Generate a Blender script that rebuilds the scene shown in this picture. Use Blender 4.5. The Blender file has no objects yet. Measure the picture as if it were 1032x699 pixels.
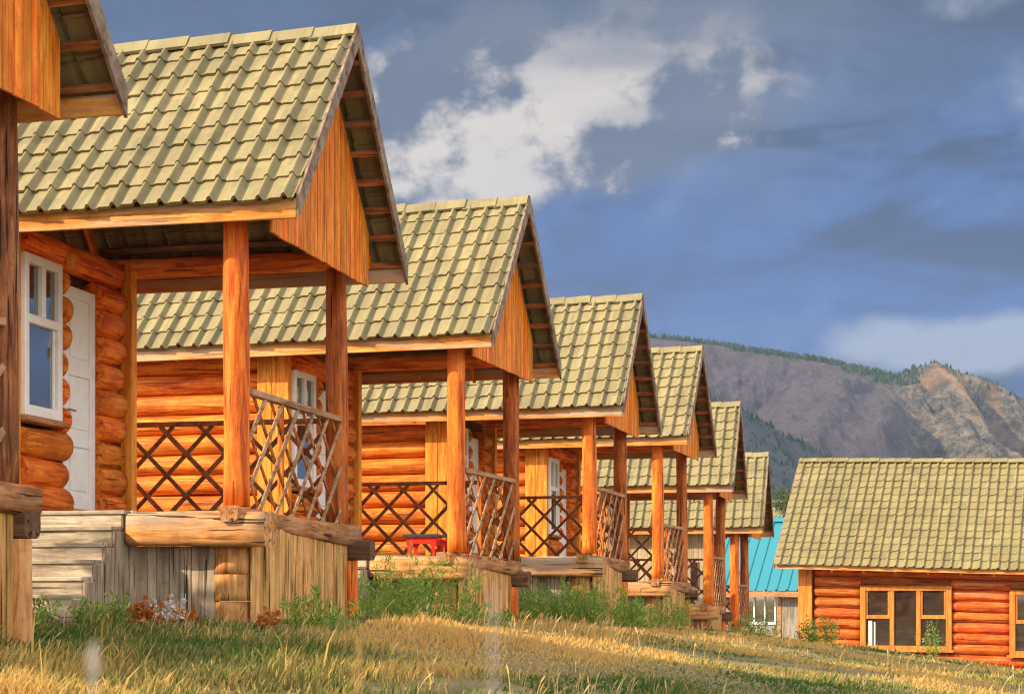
import bpy, math, random
import numpy as np
from mathutils import Vector, Matrix
R = random.Random(7)
NR = np.random.default_rng(11)
SC = bpy.context.scene
COL = SC.collection
CZ = 0.65                      # height of the camera above the world origin
TH = 0.252                     # the cabins' common turn towards the right

# ------------------------------------------------------------------ materials
def new_mat(name):
    m = bpy.data.materials.new(name); m.use_nodes = True
    nt = m.node_tree; nt.nodes.clear()
    out = nt.nodes.new('ShaderNodeOutputMaterial')
    return m, nt, out
def nd(nt, kind, **kw):
    n = nt.nodes.new(kind)
    for k, v in kw.items():
        if k.startswith('i_'):
            n.inputs[k[2:].replace('_', ' ')].default_value = v
        else: setattr(n, k, v)
    return n
def ramp(nt, fac, stops):
    n = nt.nodes.new('ShaderNodeValToRGB')
    el = n.color_ramp.elements
    while len(el) < len(stops): el.new(0.5)
    for e, (p, c) in zip(el, stops):
        e.position = p; e.color = (*c, 1) if len(c) == 3 else c
    nt.links.new(fac, n.inputs['Fac']); return n.outputs['Color']
def mixc(nt, fac, a, b, mode='MIX'):
    n = nt.nodes.new('ShaderNodeMix'); n.data_type = 'RGBA'; n.blend_type = mode
    for s, v in ((n.inputs['Factor'], fac), (n.inputs['A'], a), (n.inputs['B'], b)):
        if hasattr(v, 'is_output') or isinstance(v, bpy.types.NodeSocket): nt.links.new(v, s)
        elif isinstance(v, (int, float)): s.default_value = v if s.name == 'Factor' else v
        else: s.default_value = (*v, 1)
    return [o for o in n.outputs if o.type == 'RGBA'][0]
def mth(nt, op, *a, clamp=False):
    n = nt.nodes.new('ShaderNodeMath'); n.operation = op; n.use_clamp = clamp
    for s, v in zip(n.inputs, a):
        if isinstance(v, (int, float)): s.default_value = v
        else: nt.links.new(v, s)
    return n.outputs[0]
def noise(nt, vec, scale, detail=4, rough=.55, dist=0., dim='3D'):
    n = nd(nt, 'ShaderNodeTexNoise', i_Scale=scale, i_Detail=detail, i_Roughness=rough, i_Distortion=dist)
    if vec is not None: nt.links.new(vec, n.inputs['Vector'])
    return n.outputs['Fac']
def principled(nt, out, color, rough=.6, bump=None, bstr=.3, bdist=.01, **kw):
    p = nt.nodes.new('ShaderNodeBsdfPrincipled')
    if isinstance(color, bpy.types.NodeSocket): nt.links.new(color, p.inputs['Base Color'])
    else: p.inputs['Base Color'].default_value = (*color, 1)
    if isinstance(rough, bpy.types.NodeSocket): nt.links.new(rough, p.inputs['Roughness'])
    else: p.inputs['Roughness'].default_value = rough
    for k, v in kw.items(): p.inputs[k.replace('_', ' ')].default_value = v
    if bump is not None:
        b = nd(nt, 'ShaderNodeBump', i_Strength=bstr, i_Distance=bdist)
        nt.links.new(bump, b.inputs['Height']); nt.links.new(b.outputs['Normal'], p.inputs['Normal'])
    nt.links.new(p.outputs[0], out.inputs['Surface']); return p

def wood(name, dark, mid, light, axis='X', rough=.55, grain=16, cracks=.5, wear=None, wear_amt=.5, knots=True, vary=.35):
    """boards or logs with long grain, knots, drying cracks and a tone of their own per piece"""
    m, nt, out = new_mat(name)
    tc = nt.nodes.new('ShaderNodeTexCoord'); geo = nt.nodes.new('ShaderNodeNewGeometry')
    rnd = geo.outputs['Random Per Island']
    off = nt.nodes.new('ShaderNodeVectorMath'); off.operation = 'ADD'
    comb = nt.nodes.new('ShaderNodeCombineXYZ')
    for k, mul in (('X', 37.), ('Y', 23.), ('Z', 51.)): nt.links.new(mth(nt, 'MULTIPLY', rnd, mul), comb.inputs[k])
    nt.links.new(tc.outputs['Object'], off.inputs[0]); nt.links.new(comb.outputs[0], off.inputs[1])
    mp = nt.nodes.new('ShaderNodeMapping')
    s = dict(X=(.09, 1, 1), Y=(1, .09, 1), Z=(1, 1, .09), N=(1, 1, 1))[axis]
    mp.inputs['Scale'].default_value = s
    nt.links.new(off.outputs[0], mp.inputs['Vector'])
    g = noise(nt, mp.outputs[0], grain, 6, .65, .6)
    big = noise(nt, off.outputs[0], 2.3, 4, .6)
    fine = noise(nt, mp.outputs[0], grain * 4, 3, .7)
    mq = nt.nodes.new('ShaderNodeMapping'); mq.inputs['Scale'].default_value = tuple(.035 if q < 1 else 1 for q in s)
    nt.links.new(off.outputs[0], mq.inputs['Vector'])
    crk = noise(nt, mq.outputs[0], grain * 1.6, 2, .5, .2)
    blot = noise(nt, off.outputs[0], 9, 5, .7)
    c = ramp(nt, g, [(.36, dark), (.50, mid), (.64, light)])
    c = mixc(nt, mth(nt, 'MULTIPLY', mth(nt, 'SUBTRACT', big, .48, clamp=True), 2.4, clamp=True), c, dark)
    c = mixc(nt, mth(nt, 'MULTIPLY', mth(nt, 'SUBTRACT', blot, .52, clamp=True), 2.2, clamp=True), c, tuple(q * .55 for q in dark))
    if knots:
        v = nd(nt, 'ShaderNodeTexVoronoi', i_Scale=3.2)
        mp2 = nt.nodes.new('ShaderNodeMapping')
        mp2.inputs['Scale'].default_value = tuple(.45 if q < 1 else 1 for q in s)
        nt.links.new(off.outputs[0], mp2.inputs['Vector']); nt.links.new(mp2.outputs[0], v.inputs['Vector'])
        kd = mth(nt, 'LESS_THAN', mth(nt, 'ADD', v.outputs['Distance'], mth(nt, 'MULTIPLY', fine, .05)), .115)
        c = mixc(nt, mth(nt, 'MULTIPLY', kd, .55), c, tuple(q * .4 for q in dark))
    if wear:
        w = noise(nt, mp.outputs[0], 3.5, 5, .7, .4)
        wf = mth(nt, 'MULTIPLY', mth(nt, 'SUBTRACT', w, .62 - .3 * wear_amt, clamp=True), 6., clamp=True)
        c = mixc(nt, wf, c, wear)
    cr = mth(nt, 'LESS_THAN', crk, .355)
    if cracks: c = mixc(nt, mth(nt, 'MULTIPLY', cr, min(1, cracks * 1.6)), c, tuple(q * .22 for q in dark))
    hv = nd(nt, 'ShaderNodeHueSaturation')
    nt.links.new(mth(nt, 'ADD', mth(nt, 'MULTIPLY', rnd, vary), 1 - vary * .55), hv.inputs['Value'])
    nt.links.new(mth(nt, 'ADD', mth(nt, 'MULTIPLY', rnd, -.016), .508), hv.inputs['Hue'])
    nt.links.new(c, hv.inputs['Color'])
    h = mth(nt, 'ADD', mth(nt, 'ADD', mth(nt, 'MULTIPLY', g, .6), mth(nt, 'MULTIPLY', fine, .5)), mth(nt, 'MULTIPLY', cr, -.5))
    pr = principled(nt, out, hv.outputs[0], rough + .08, h, .8, .014); pr.inputs['Specular IOR Level'].default_value = .22
    return m

M = {}
OR = dict(dark=(.42, .060, .005), mid=(.80, .172, .013), light=(.90, .30, .034))
for ax in 'XYZ':
    M['log' + ax] = wood('honey_log_' + ax, axis=ax, cracks=.45, rough=.5, **OR)
M['plank'] = wood('varnished_plank', (.54, .115, .008), (.84, .22, .018), (.92, .36, .045), 'Z', cracks=.25, rough=.5, vary=.45)
M['board'] = wood('corner_plank', (.58, .15, .014), (.82, .28, .028), (.90, .40, .06), 'Z', cracks=.2, vary=.2)
M['beamX'] = wood('weathered_beam', (.25, .09, .025), (.62, .27, .075), (.68, .40, .17), 'X', cracks=.6, rough=.7, wear=(.36, .27, .19), wear_amt=.55)
M['fasciaX'] = wood('eave_board', (.50, .14, .02), (.76, .29, .05), (.80, .42, .12), 'X', cracks=.25, rough=.6, wear=(.50, .40, .30), wear_amt=.45, knots=False)
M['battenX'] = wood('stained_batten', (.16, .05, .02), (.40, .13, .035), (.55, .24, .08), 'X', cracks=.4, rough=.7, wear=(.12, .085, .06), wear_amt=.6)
M['postDark'] = wood('reddened_post', (.20, .045, .008), (.50, .125, .02), (.62, .22, .05), 'Z', cracks=.55, rough=.6)
M['postRough'] = wood('rough_barked_post', (.09, .032, .014), (.27, .095, .034), (.44, .20, .085), 'Z', cracks=.6, rough=.8, grain=22)
M['pier'] = wood('pier_log', (.30, .11, .03), (.60, .27, .09), (.66, .38, .16), 'Z', cracks=.5, rough=.75)
M['beamY'] = wood('weathered_sill_log', (.20, .075, .025), (.44, .19, .07), (.52, .29, .14), 'Y', cracks=.6, rough=.75, wear=(.34, .22, .13), wear_amt=.4)
M['greyX'] = wood('grey_boards', (.22, .165, .11), (.46, .37, .26), (.60, .51, .37), 'X', cracks=.55, rough=.8, vary=.35, knots=False)
M['greyZ'] = wood('grey_upright_boards', (.20, .145, .095), (.42, .325, .23), (.54, .43, .30), 'Z', cracks=.6, rough=.8, vary=.4)
M['skirt'] = wood('tan_upright_boards', (.32, .135, .035), (.64, .33, .105), (.72, .44, .17), 'Z', cracks=.6, rough=.75, vary=.4)
M['rail'] = wood('weathered_rail', (.26, .12, .05), (.44, .24, .12), (.50, .32, .18), 'Y', cracks=.3, rough=.75, knots=False)
M['lattice'] = wood('brown_lattice', (.15, .05, .018), (.26, .092, .03), (.32, .13, .045), 'N', cracks=.2, rough=.6, knots=False, grain=6)
M['barge'] = wood('grey_rake_board', (.13, .085, .058), (.24, .17, .12), (.33, .25, .19), 'N', cracks=.3, rough=.8, knots=False, grain=7)
M['dark_log'] = wood('dark_log_end', (.085, .04, .02), (.15, .075, .036), (.21, .115, .06), 'X', cracks=.6, rough=.8)
M['redlogX'] = wood('red_log', (.34, .045, .008), (.60, .115, .014), (.70, .19, .03), 'X', cracks=.5, rough=.5, wear=(.66, .36, .17), wear_amt=.22)
M['redtrim'] = wood('orange_window_trim', (.50, .14, .025), (.66, .22, .038), (.72, .28, .055), 'Z', cracks=.2, rough=.5, knots=False)
M['house_board'] = wood('orange_corner_plank', (.52, .14, .02), (.70, .23, .04), (.76, .30, .06), 'Z', cracks=.2, vary=.2)
M['beige'] = wood('beige_boarding', (.40, .29, .16), (.55, .42, .25), (.62, .50, .32), 'Z', cracks=.25, rough=.8, knots=False, vary=.25)
M['shedwall'] = wood('grey_shed_boarding', (.20, .165, .125), (.33, .28, .215), (.40, .35, .28), 'Z', cracks=.4, rough=.85, vary=.25)
M['shedtrim'] = wood('brown_shed_trim', (.30, .13, .06), (.46, .22, .10), (.52, .28, .15), 'X', cracks=.2, knots=False)

def tile_mat(name, c0, c1, c2):
    m, nt, out = new_mat(name)
    tc = nt.nodes.new('ShaderNodeTexCoord'); o = tc.outputs['Object']
    a = noise(nt, o, 1.4, 4, .6); b = noise(nt, o, 19, 5, .7); s = noise(nt, o, 75, 3, .6)
    geo = nt.nodes.new('ShaderNodeNewGeometry')
    c = ramp(nt, a, [(.3, c0), (.55, c1), (.75, c2)])
    c = mixc(nt, mth(nt, 'MULTIPLY', mth(nt, 'SUBTRACT', b, .5, clamp=True), 2.2), c, (.17, .135, .06))
    lich = mth(nt, 'MULTIPLY', mth(nt, 'GREATER_THAN', noise(nt, o, 9, 6, .75), .64), .6)
    c = mixc(nt, lich, c, (.15, .135, .07))
    sn = nt.nodes.new('ShaderNodeVectorMath'); sn.operation = 'SNAP'; sn.inputs[1].default_value = (.2255, 30, .2185); nt.links.new(o, sn.inputs[0])
    wn = nt.nodes.new('ShaderNodeTexWhiteNoise'); wn.noise_dimensions = '3D'; nt.links.new(sn.outputs[0], wn.inputs['Vector'])
    ms = nt.nodes.new('ShaderNodeMapping'); ms.inputs['Scale'].default_value = (6, .5, .5); nt.links.new(o, ms.inputs['Vector'])
    streak = noise(nt, ms.outputs[0], 2.2, 5, .7)
    c = mixc(nt, mth(nt, 'MULTIPLY', mth(nt, 'SUBTRACT', streak, .50, clamp=True), 3., clamp=True), c, (.13, .11, .06))
    hv = nd(nt, 'ShaderNodeHueSaturation'); nt.links.new(c, hv.inputs['Color'])
    nt.links.new(mth(nt, 'ADD', mth(nt, 'MULTIPLY', geo.outputs['Random Per Island'], .14), mth(nt, 'ADD', mth(nt, 'MULTIPLY', wn.outputs['Value'], .24), .80)), hv.inputs['Value'])
    principled(nt, out, hv.outputs[0], .75, mth(nt, 'ADD', b, s), .35, .008)
    return m
M['tile'] = tile_mat('yellowed_tile', (.195, .155, .064), (.245, .198, .084), (.29, .24, .112))
M['tile_house'] = tile_mat('ochre_tile', (.165, .128, .046), (.21, .168, .062), (.24, .20, .08))

def paint_mat(name, col, dirt, rough=.45, metal=0.):
    m, nt, out = new_mat(name)
    o = nt.nodes.new('ShaderNodeTexCoord').outputs['Object']
    n1 = noise(nt, o, 6, 6, .7); n2 = noise(nt, o, 40, 3, .6)
    c = mixc(nt, mth(nt, 'MULTIPLY', mth(nt, 'SUBTRACT', n1, .5, clamp=True), 1.6), col, dirt)
    principled(nt, out, c, rough, n2, .15, .004, Metallic=metal)
    return m
M['white'] = paint_mat('white_paint', (.80, .78, .74), (.52, .47, .41))
M['red'] = paint_mat('red_enamel', (.62, .025, .012), (.30, .02, .012), .3)
M['black'] = paint_mat('sooty_iron', (.03, .03, .032), (.09, .06, .05), .5)
M['brass'] = paint_mat('worn_metal', (.35, .27, .14), (.12, .09, .06), .35, .9)
M['turq'] = paint_mat('turquoise_sheet_metal', (.012, .185, .235), (.03, .15, .19), .4)
M['concrete'] = paint_mat('rubble', (.36, .30, .24), (.22, .17, .13), .9)
m, nt, out = new_mat('dark_pane')
fr = noise(nt, nt.nodes.new('ShaderNodeTexCoord').outputs['Object'], 2.5, 2)
principled(nt, out, (.022, .026, .032), .03, fr, .02, .02, IOR=4.0); M['glass'] = m
m, nt, out = new_mat('dusty_pane')
fr = noise(nt, nt.nodes.new('ShaderNodeTexCoord').outputs['Object'], 5, 5)
principled(nt, out, ramp(nt, fr, [(.4, (.030, .019, .014)), (.7, (.055, .036, .026))]), .04, IOR=2.3); M['glass_house'] = m
m, nt, out = new_mat('pale_curtain')
principled(nt, out, (.62, .6, .55), .8); M['curtain'] = m

# ------------------------------------------------------------------ mesh building
class MB:
    def __init__(s): s.v = []; s.f = []; s.sm = []
    def add(s, vs, fs, smooth=False):
        n = len(s.v); s.v += [tuple(p) for p in vs]
        for f in fs:
            s.f.append(tuple(i + n for i in f)); s.sm.append(smooth)
    def box(s, x0, x1, y0, y1, z0, z1, bev=.006, mat=None):
        c = Vector(((x0 + x1) / 2, (y0 + y1) / 2, (z0 + z1) / 2)); h = Vector((abs(x1 - x0) / 2, abs(y1 - y0) / 2, abs(z1 - z0) / 2))
        s.obox(c, Matrix.Identity(3) if mat is None else mat, h, bev)
    def obox(s, c, rot, h, bev=.006):
        """box with chamfered edges, half sizes h, axes = columns of rot"""
        b = min(bev, min(h) * .45); vs = []; idx = {}
        for sx in (-1, 1):
            for sy in (-1, 1):
                for sz in (-1, 1):
                    for k in range(3):
                        d = [h[0], h[1], h[2]]
                        for q in range(3):
                            if q != k: d[q] -= b
                        idx[(sx, sy, sz, k)] = len(vs)
                        vs.append(c + rot @ Vector((sx * d[0], sy * d[1], sz * d[2])))
        fs = []
        for k in range(3):
            a, b_ = [q for q in range(3) if q != k]
            for sg in (-1, 1):
                f = []
                for p, q in ((-1, -1), (1, -1), (1, 1), (-1, 1)):
                    t = [0, 0, 0]; t[k] = sg; t[a] = p; t[b_] = q; f.append(idx[(*t, k)])
                fs.append(f)
        for k in range(3):
            a, b_ = [q for q in range(3) if q != k]
            for p in (-1, 1):
                for q in (-1, 1):
                    t0 = [0, 0, 0]; t0[a] = p; t0[b_] = q; t1 = list(t0); t0[k] = -1; t1[k] = 1
                    fs.append([idx[(*t0, a)], idx[(*t1, a)], idx[(*t1, b_)], idx[(*t0, b_)]])
        for sx in (-1, 1):
            for sy in (-1, 1):
                for sz in (-1, 1): fs.append([idx[(sx, sy, sz, k)] for k in range(3)])
        s.add(vs, fs)
    def bar(s, p0, p1, w, t, up=(0, 0, 1), bev=.004):
        """straight bar of section w (across, away from up) x t (along up)"""
        p0 = Vector(p0); p1 = Vector(p1); d = p1 - p0; L = d.length; d.normalize()
        u = Vector(up); sd = d.cross(u).normalized(); u = sd.cross(d).normalized()
        s.obox((p0 + p1) / 2, Matrix((d, sd, u)).transposed(), (L / 2, w / 2, t / 2), bev)
    def tube(s, p0, p1, r0, r1=None, seg=14, rings=6, jit=.03, bow=.0, sq=1., flat=1.):
        """a log: round section (sq < 1 squares it), uneven radius, slight bow, capped with sawn ends"""
        p0 = Vector(p0); p1 = Vector(p1); r1 = r0 if r1 is None else r1
        d = (p1 - p0); L = d.length; d.normalize()
        u = Vector((0, 0, 1)) if abs(d.z) < .9 else Vector((0, 1, 0))
        a = d.cross(u).normalized(); b = a.cross(d).normalized()
        ph = [R.uniform(0, 6.28) for _ in range(6)]; bx, by = R.uniform(-bow, bow), R.uniform(-bow, bow)
        vs = []
        for i in range(rings + 1):
            t = i / rings; r = r0 + (r1 - r0) * t
            c = p0 + d * (L * t) + a * (bx * math.sin(math.pi * t)) + b * (by * math.sin(math.pi * t))
            for j in range(seg):
                an = 2 * math.pi * j / seg; ca, sa = math.cos(an), math.sin(an)
                if sq < 1: ca, sa = math.copysign(abs(ca) ** sq, ca), math.copysign(abs(sa) ** sq, sa)
                k = 1 + jit * (math.sin(2 * an + ph[0] + t * 5) * .6 + math.sin(3 * an + ph[1] - t * 7) * .4 + math.sin(t * L * 3 + ph[2]) * .6)
                vs.append(c + a * (ca * r * k) + b * (sa * r * k * flat))
        fs = [[i * seg + j, i * seg + (j + 1) % seg, (i + 1) * seg + (j + 1) % seg, (i + 1) * seg + j] for i in range(rings) for j in range(seg)]
        s.add(vs, fs, True)
        n = len(s.v) - len(vs)
        s.f.append(tuple(n + j for j in reversed(range(seg)))); s.sm.append(False)
        s.f.append(tuple(n + rings * seg + j for j in range(seg))); s.sm.append(False)
    def prism(s, poly, off):
        """poly: 3-D outline, swept by off"""
        n = len(poly); o = Vector(off)
        vs = [Vector(p) for p in poly] + [Vector(p) + o for p in poly]
        s.add(vs, [list(range(n))[::-1], [n + i for i in range(n)]] + [[i, (i + 1) % n, n + (i + 1) % n, n + i] for i in range(n)])
    def build(s, name, mat, parent=None):
        me = bpy.data.meshes.new(name); me.from_pydata(s.v, [], s.f); me.update()
        me.polygons.foreach_set('use_smooth', s.sm); me.materials.append(M[mat] if isinstance(mat, str) else mat)
        o = bpy.data.objects.new(name, me); COL.objects.link(o); o.parent = parent
        return o
def sharp(o, deg=40):
    o.data.set_sharp_from_angle(angle=math.radians(deg)); return o
def tag(o, label=None, cat=None, group=None, kind=None):
    for k, v in (('label', label), ('category', cat), ('group', group), ('kind', kind)):
        if v: o[k] = v
    return o
def empty(name, loc, rz=0):
    o = bpy.data.objects.new(name, None); COL.objects.link(o); o.location = loc; o.rotation_euler.z = rz
    o.empty_display_size = .3; return o

def tiled_slope(mb, x0, x1, eave, ridge, rows, pitch=.225, rib=.05, lip=.036, ns=10, zs=0.):
    """rows of lapped roll tiles from the eave line up to the ridge; zs shears z along x"""
    ey, ez = eave; ry, rz = ridge
    L = math.hypot(ry - ey, rz - ez); dy, dz = (ry - ey) / L, (rz - ez) / L
    ny, nz = (-dz, dy) if dy > 0 else (dz, -dy)
    n = max(2, int(round((x1 - x0) / pitch))); step = (x1 - x0) / n
    xs, prof, col = [], [], []
    for i in range(n):
        for u in ((0, .08, .42, .5, .57, .66, .72, .78, .92) if ns > 4 else (0, .42, .5, .62, .72, .8)):
            xs.append(x0 + (i + u) * step); col.append(i)
            prof.append(rib / .05 * float(np.interp(u, [0, .08, .42, .50, .57, .66, .72, .78, .92, 1], [0, .006, .006, .012, .040, .054, .044, -.003, -.004, 0])))
    xs.append(x1); prof.append(prof[0]); col.append(n - 1)
    for r in range(rows):
        t0 = L * r / rows - (.012 if r else .03); t1 = L * (r + 1) / rows + .03
        if r == rows - 1: t1 = L
        jit = [R.uniform(-.009, .009) for _ in range(n)]; jl = [R.uniform(-.013, .013) for _ in range(n)]
        low, up, und = [], [], []
        for x, p, c in zip(xs, prof, col):
            for lst, t, h in ((und, t0 + jl[c] + .004, p + .028 + jit[c] - lip), (low, t0 + jl[c], p + .028 + jit[c]), (up, t1, p + .004)):
                lst.append((x, ey + dy * t + ny * h, ez + dz * t + nz * h + zs * x))
        m_ = len(xs)
        mb.add(und + low, [[i, i + 1, m_ + i + 1, m_ + i] for i in range(m_ - 1)], False)
        mb.add(low + up, [[i, i + 1, m_ + i + 1, m_ + i] for i in range(m_ - 1)], True)
def ridge_caps(mb, x0, x1, y, z, half=.13, drop=.085, seglen=.42, zs=0., slope=1.2):
    x = x1; k = 0
    while x > x0:
        xa = max(x - seglen - .03, x0); tl = R.uniform(-.006, .006)
        prof = [(-half, -half * slope * .85), (-half * .55, -half * slope * .36), (-.035, -.004), (.035, -.004), (half * .55, -half * slope * .36), (half, -half * slope * .85)]
        vs = []
        for xx, lift in ((xa, -.006), (x, .016)):
            for a, b in prof: vs.append((xx, y + a, z + b + lift + tl + zs * xx))
            for a, b in reversed(prof): vs.append((xx, y + a * .86, z + b + lift - .022 + tl + zs * xx))
        n = 12
        fs = [[i, (i + 1) % n, n + (i + 1) % n, n + i] for i in range(n)] + [list(range(n))[::-1], [n + i for i in range(n)]]
        mb.add(vs, fs); x -= seglen; k += 1

# ------------------------------------------------------------------ ground height
GY = [0, 4, 8, 11, 15.2, 18, 21.5, 27, 33, 38, 43, 60, 100]
GZ = [-.62, -.58, -.44, -.34, -.19, -.25, -.33, -.46, -.65, -.93, -1.06, -1.9, -3.2]
RX = [-6.5, -5.4, -4.4, -3.6, -2.4, -1.6, -.75, 1.15, 2.75, 4.2, 5.6, 10, 20]
def hnoise(x, y):
    return (.5 * np.sin(.9 * x + 1.3 * y + .5) + .5 * np.sin(1.7 * x - .8 * y + 2.) + .3 * np.sin(3.1 * x + 2.3 * y) + .25 * np.sin(4.7 * y - 3.9 * x + 1.)) / 1.2
def gh(x, y):
    x = np.asarray(x, float); y = np.asarray(y, float)
    z = np.interp(y, GY, GZ); d = x - np.interp(y, GY, RX) - 1.2
    fall = np.log1p(np.exp(np.clip(d * 1.6, -30, 30))) / 1.6
    z = z - .135 * np.minimum(fall, 9) + np.clip(y - 100, 0, None) * .0
    z = z + .035 * hnoise(x, y) * np.exp(-np.maximum(y - 60, 0) / 40)
    return z + CZ
def g1(x, y): return float(gh(x, y))

# ------------------------------------------------------------------ the log cabins
F_PX, H_PX = 1751.256, 600.1
def cabin(D, X, Fz, rot, dz, dS, dx, base, label, shed_front=False, seed=1):
    R.seed(seed)
    a = TH + math.radians(rot)
    gz0 = g1(X, D)                                      # the empty stands on the ground at the front post
    root = empty('log_cabin', (X, D, gz0), -a)
    tag(root, label, 'cabin', 'log cabins standing in a row')
    f = base + CZ - gz0                                 # porch floor above the ground here
    H = Fz - base                                       # floor to underside of the eave board
    S = 2.551 + dS; of, ob, xr, xg = .336, .379, .652, .312
    yb = 2.551 + ob; ym = (2.551 + ob - of) / 2; zr = 2.16 + dz
    xl = -5.0; xw = -2.155 if not shed_front else -.78; yt = 2.42
    def gl(x, y):                                       # ground height in the cabin's own frame
        wx = X + x * math.cos(a) + y * math.sin(a); wy = D - x * math.sin(a) + y * math.cos(a)
        return g1(wx, wy) - gz0
    zF = f + H
    ez = zF + .165; rz = zF + zr - .10
    tan = (rz - ez) / (ym + of + .03)
    def under(y): return ez - .05 + tan * (min(y, 2 * ym - y) + of)
    # roof
    mb = MB(); tiled_slope(mb, xl, xr - .025, (-of - .03, ez), (ym, rz), 9); tiled_slope(mb, xl, xr - .025, (yb + .03, ez), (ym, rz), 9)
    roof = mb.build('roof', 'tile', root)
    mb = MB(); ridge_caps(mb, xl, xr - .01, ym, zF + zr - .035, slope=tan); mb.build('ridge_cap', 'tile', roof)
    for sg in (0, 1):
        e0 = -of if sg == 0 else yb
        mb = MB()
        mb.prism([(xr - .022, e0, zF), (xr - .022, e0, zF + .205), (xr - .022, ym, zF + zr - .02), (xr - .022, ym, zF + zr - .235)], (.026, 0, 0))
        mb.build('rake_board', 'barge', root)
        mb = MB(); y0, y1 = (e0 + .002, e0 + .032) if sg == 0 else (e0 - .032, e0 - .002)
        mb.box(xl, xr - .027, y0, y1, zF + (.0 if sg == 0 else .02), zF + .165, .004); mb.build('eave_board', 'fasciaX', root)
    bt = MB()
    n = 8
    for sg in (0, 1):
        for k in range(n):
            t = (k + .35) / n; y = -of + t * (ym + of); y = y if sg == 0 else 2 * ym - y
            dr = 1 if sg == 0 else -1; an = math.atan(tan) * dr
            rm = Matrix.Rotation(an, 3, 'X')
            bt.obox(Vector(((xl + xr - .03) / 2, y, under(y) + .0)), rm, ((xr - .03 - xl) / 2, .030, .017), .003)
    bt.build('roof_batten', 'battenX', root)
    for x, sides in [(-2.7, (0, 1)), (-3.6, (0, 1)), (-4.5, (0, 1))] + ([(-.62, (1,))] if D > 16 else []):
        for sg in sides:
            p = [(-of + .04, under(-of + .04) - .03), (-of + .04, under(-of) - .13), (ym, under(ym) - .16), (ym, under(ym) - .03)]
            if sg: p = [(2 * ym - q, z) for q, z in p]
            rf = MB(); rf.prism([(x, q, z) for q, z in p], (.045, 0, 0)); rf.build('rafter', 'plank', root)
    # gable of upright planks
    gb = MB(); y = -.14; g_end = 2.60
    while y < g_end - .01:
        w = min(.098 * R.uniform(.88, 1.12), g_end - y); y2 = y + w - .006
        zb = zF - .068 + R.uniform(-.006, .004); xo = R.uniform(-.004, .004)
        za, zc = under(y) - .035, under(y2) - .035
        p = [(xg + xo, y, zb), (xg + xo, y2, zb), (xg + xo, y2, max(zc, zb + .03))]
        if y < ym < y2: p.append((xg + xo, ym, under(ym) - .035))
        p.append((xg + xo, y, max(za, zb + .03)))
        gb.prism(p, (.024, 0, 0)); y += w
    gb.build('gable_boards', 'plank', root)
    # posts and plates
    for yy, xx, zlow in ((0, dx, 0), (S, dx, -.06)):
        mb = MB(); mb.tube((xx, yy, f + zlow), (xx - .01, yy, zF + .14), .118, .108, 18, 14, .035, .012)
        mb.build('porch_post', 'postRough' if D < 10 else ('postDark' if yy > 0 else 'logZ'), root)
        mb = MB(); mb.tube((xl, yy, zF + .235), (xg - .02, yy, zF + .235), .115, .105, 16, 14, .025, .01)
        mb.build('wall_plate', 'logX', root)
    mb = MB(); mb.tube((xw - .1, ym, rz - .28), (xg - .02, ym, rz - .28), .08, .08, 12, 6); mb.build('ridge_log', 'logX', root)
    # log walls
    wl = MB(); pit = .262; z = f - .16
    zs_ = []
    while z < zF + .12: zs_.append(z); z += pit
    xb = xw - .40
    win = (.05, .76, f + .86, f + 2.34 if H > 2.2 else f + H - .02); door = (.90, 1.57, f + .06, f + min(2.2, H - .12))
    fw = MB(); bw = MB()
    for z in zs_:
        if not shed_front: fw.tube((xl + .35, .125, z), (xb + .1, .125, z + R.uniform(-.006, .006)), .138, .13, 14, 12, .02, .012)
        bw.tube((xl + .35, yt - .08, z + .05), (xw - .02, yt - .08, z + .05), .138, .132, 14, 8, .02)
        # porch wall, broken by the window and the door
        cuts = [(.04, yt - .37)]
        for (c0, c1, zz0, zz1) in (win, door):
            if zz0 - .08 < z < zz1 + .08:
                nc = []
                for (p, q) in cuts:
                    if c0 > p + .03: nc.append((p, min(q, c0 - .012 + (R.uniform(-.045, .0) if c0 > .5 else 0))))
                    if c1 < q - .03: nc.append((max(p, c1 + .012), q))
                cuts = [c for c in nc if c[1] - c[0] > .05]
        for (p, q) in cuts:
            e = .03 if q < yt - .5 else 0
            xo_ = xw - .045 + R.uniform(-.015, .015); wl.tube((xo_, p, z), (xo_ + R.uniform(-.012, .012), q + R.uniform(-e, e), z + R.uniform(-.01, .01)), .140 * R.uniform(.9, 1.08), .140 * R.uniform(.94, 1.08), 18, 3, .025)
    wl.build('log_wall', 'logY', root)
    bw.build('back_log_wall', 'logX', root)
    if fw.v: fw.build('front_log_wall', 'logX', root)
    mb = MB(); mb.box(xl + .3, xl + .5, .1, yt - .1, f - .3, zF + .2); mb.build('end_wall', 'plank', root)
    # a dark lining behind the logs, gap filler
    mb = MB(); mb.box(xw - .20, xw - .16, .06, yt - .1, f - .3, zF + .2); mb.build('wall_lining', 'dark_log', root)
    if shed_front:
        mb = MB(); x = xw - 3.6
        while x < xw:
            mb.box(x, min(x + .165, xw), -.03, .03, gl(x, 0) - .1, zF + .15, .006); x += .17
        mb.build('front_boarding', 'beige', root)
        mb = MB(); mb.box(xw - .42, xw - .2, -.055, -.032, f + .95, f + 1.62); w_ = mb.build('window', 'greyZ', root)
        mb = MB(); mb.box(xw - .40, xw - .22, -.062, -.057, f + .98, f + 1.59); mb.build('pane', 'glass', w_)
    else:
        mb = MB(); x0 = xb - .02
        mb.box(x0, x0 + .2, -.06, -.03, f - .12, zF + .16); mb.box(x0 + .205, xw + .012, -.058, -.03, f - .12, zF + .16)
        mb.box(xw - .012, xw + .012, -.028, .045, f - .12, zF + .16)
        mb.build('corner_board', 'board', root)
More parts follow.
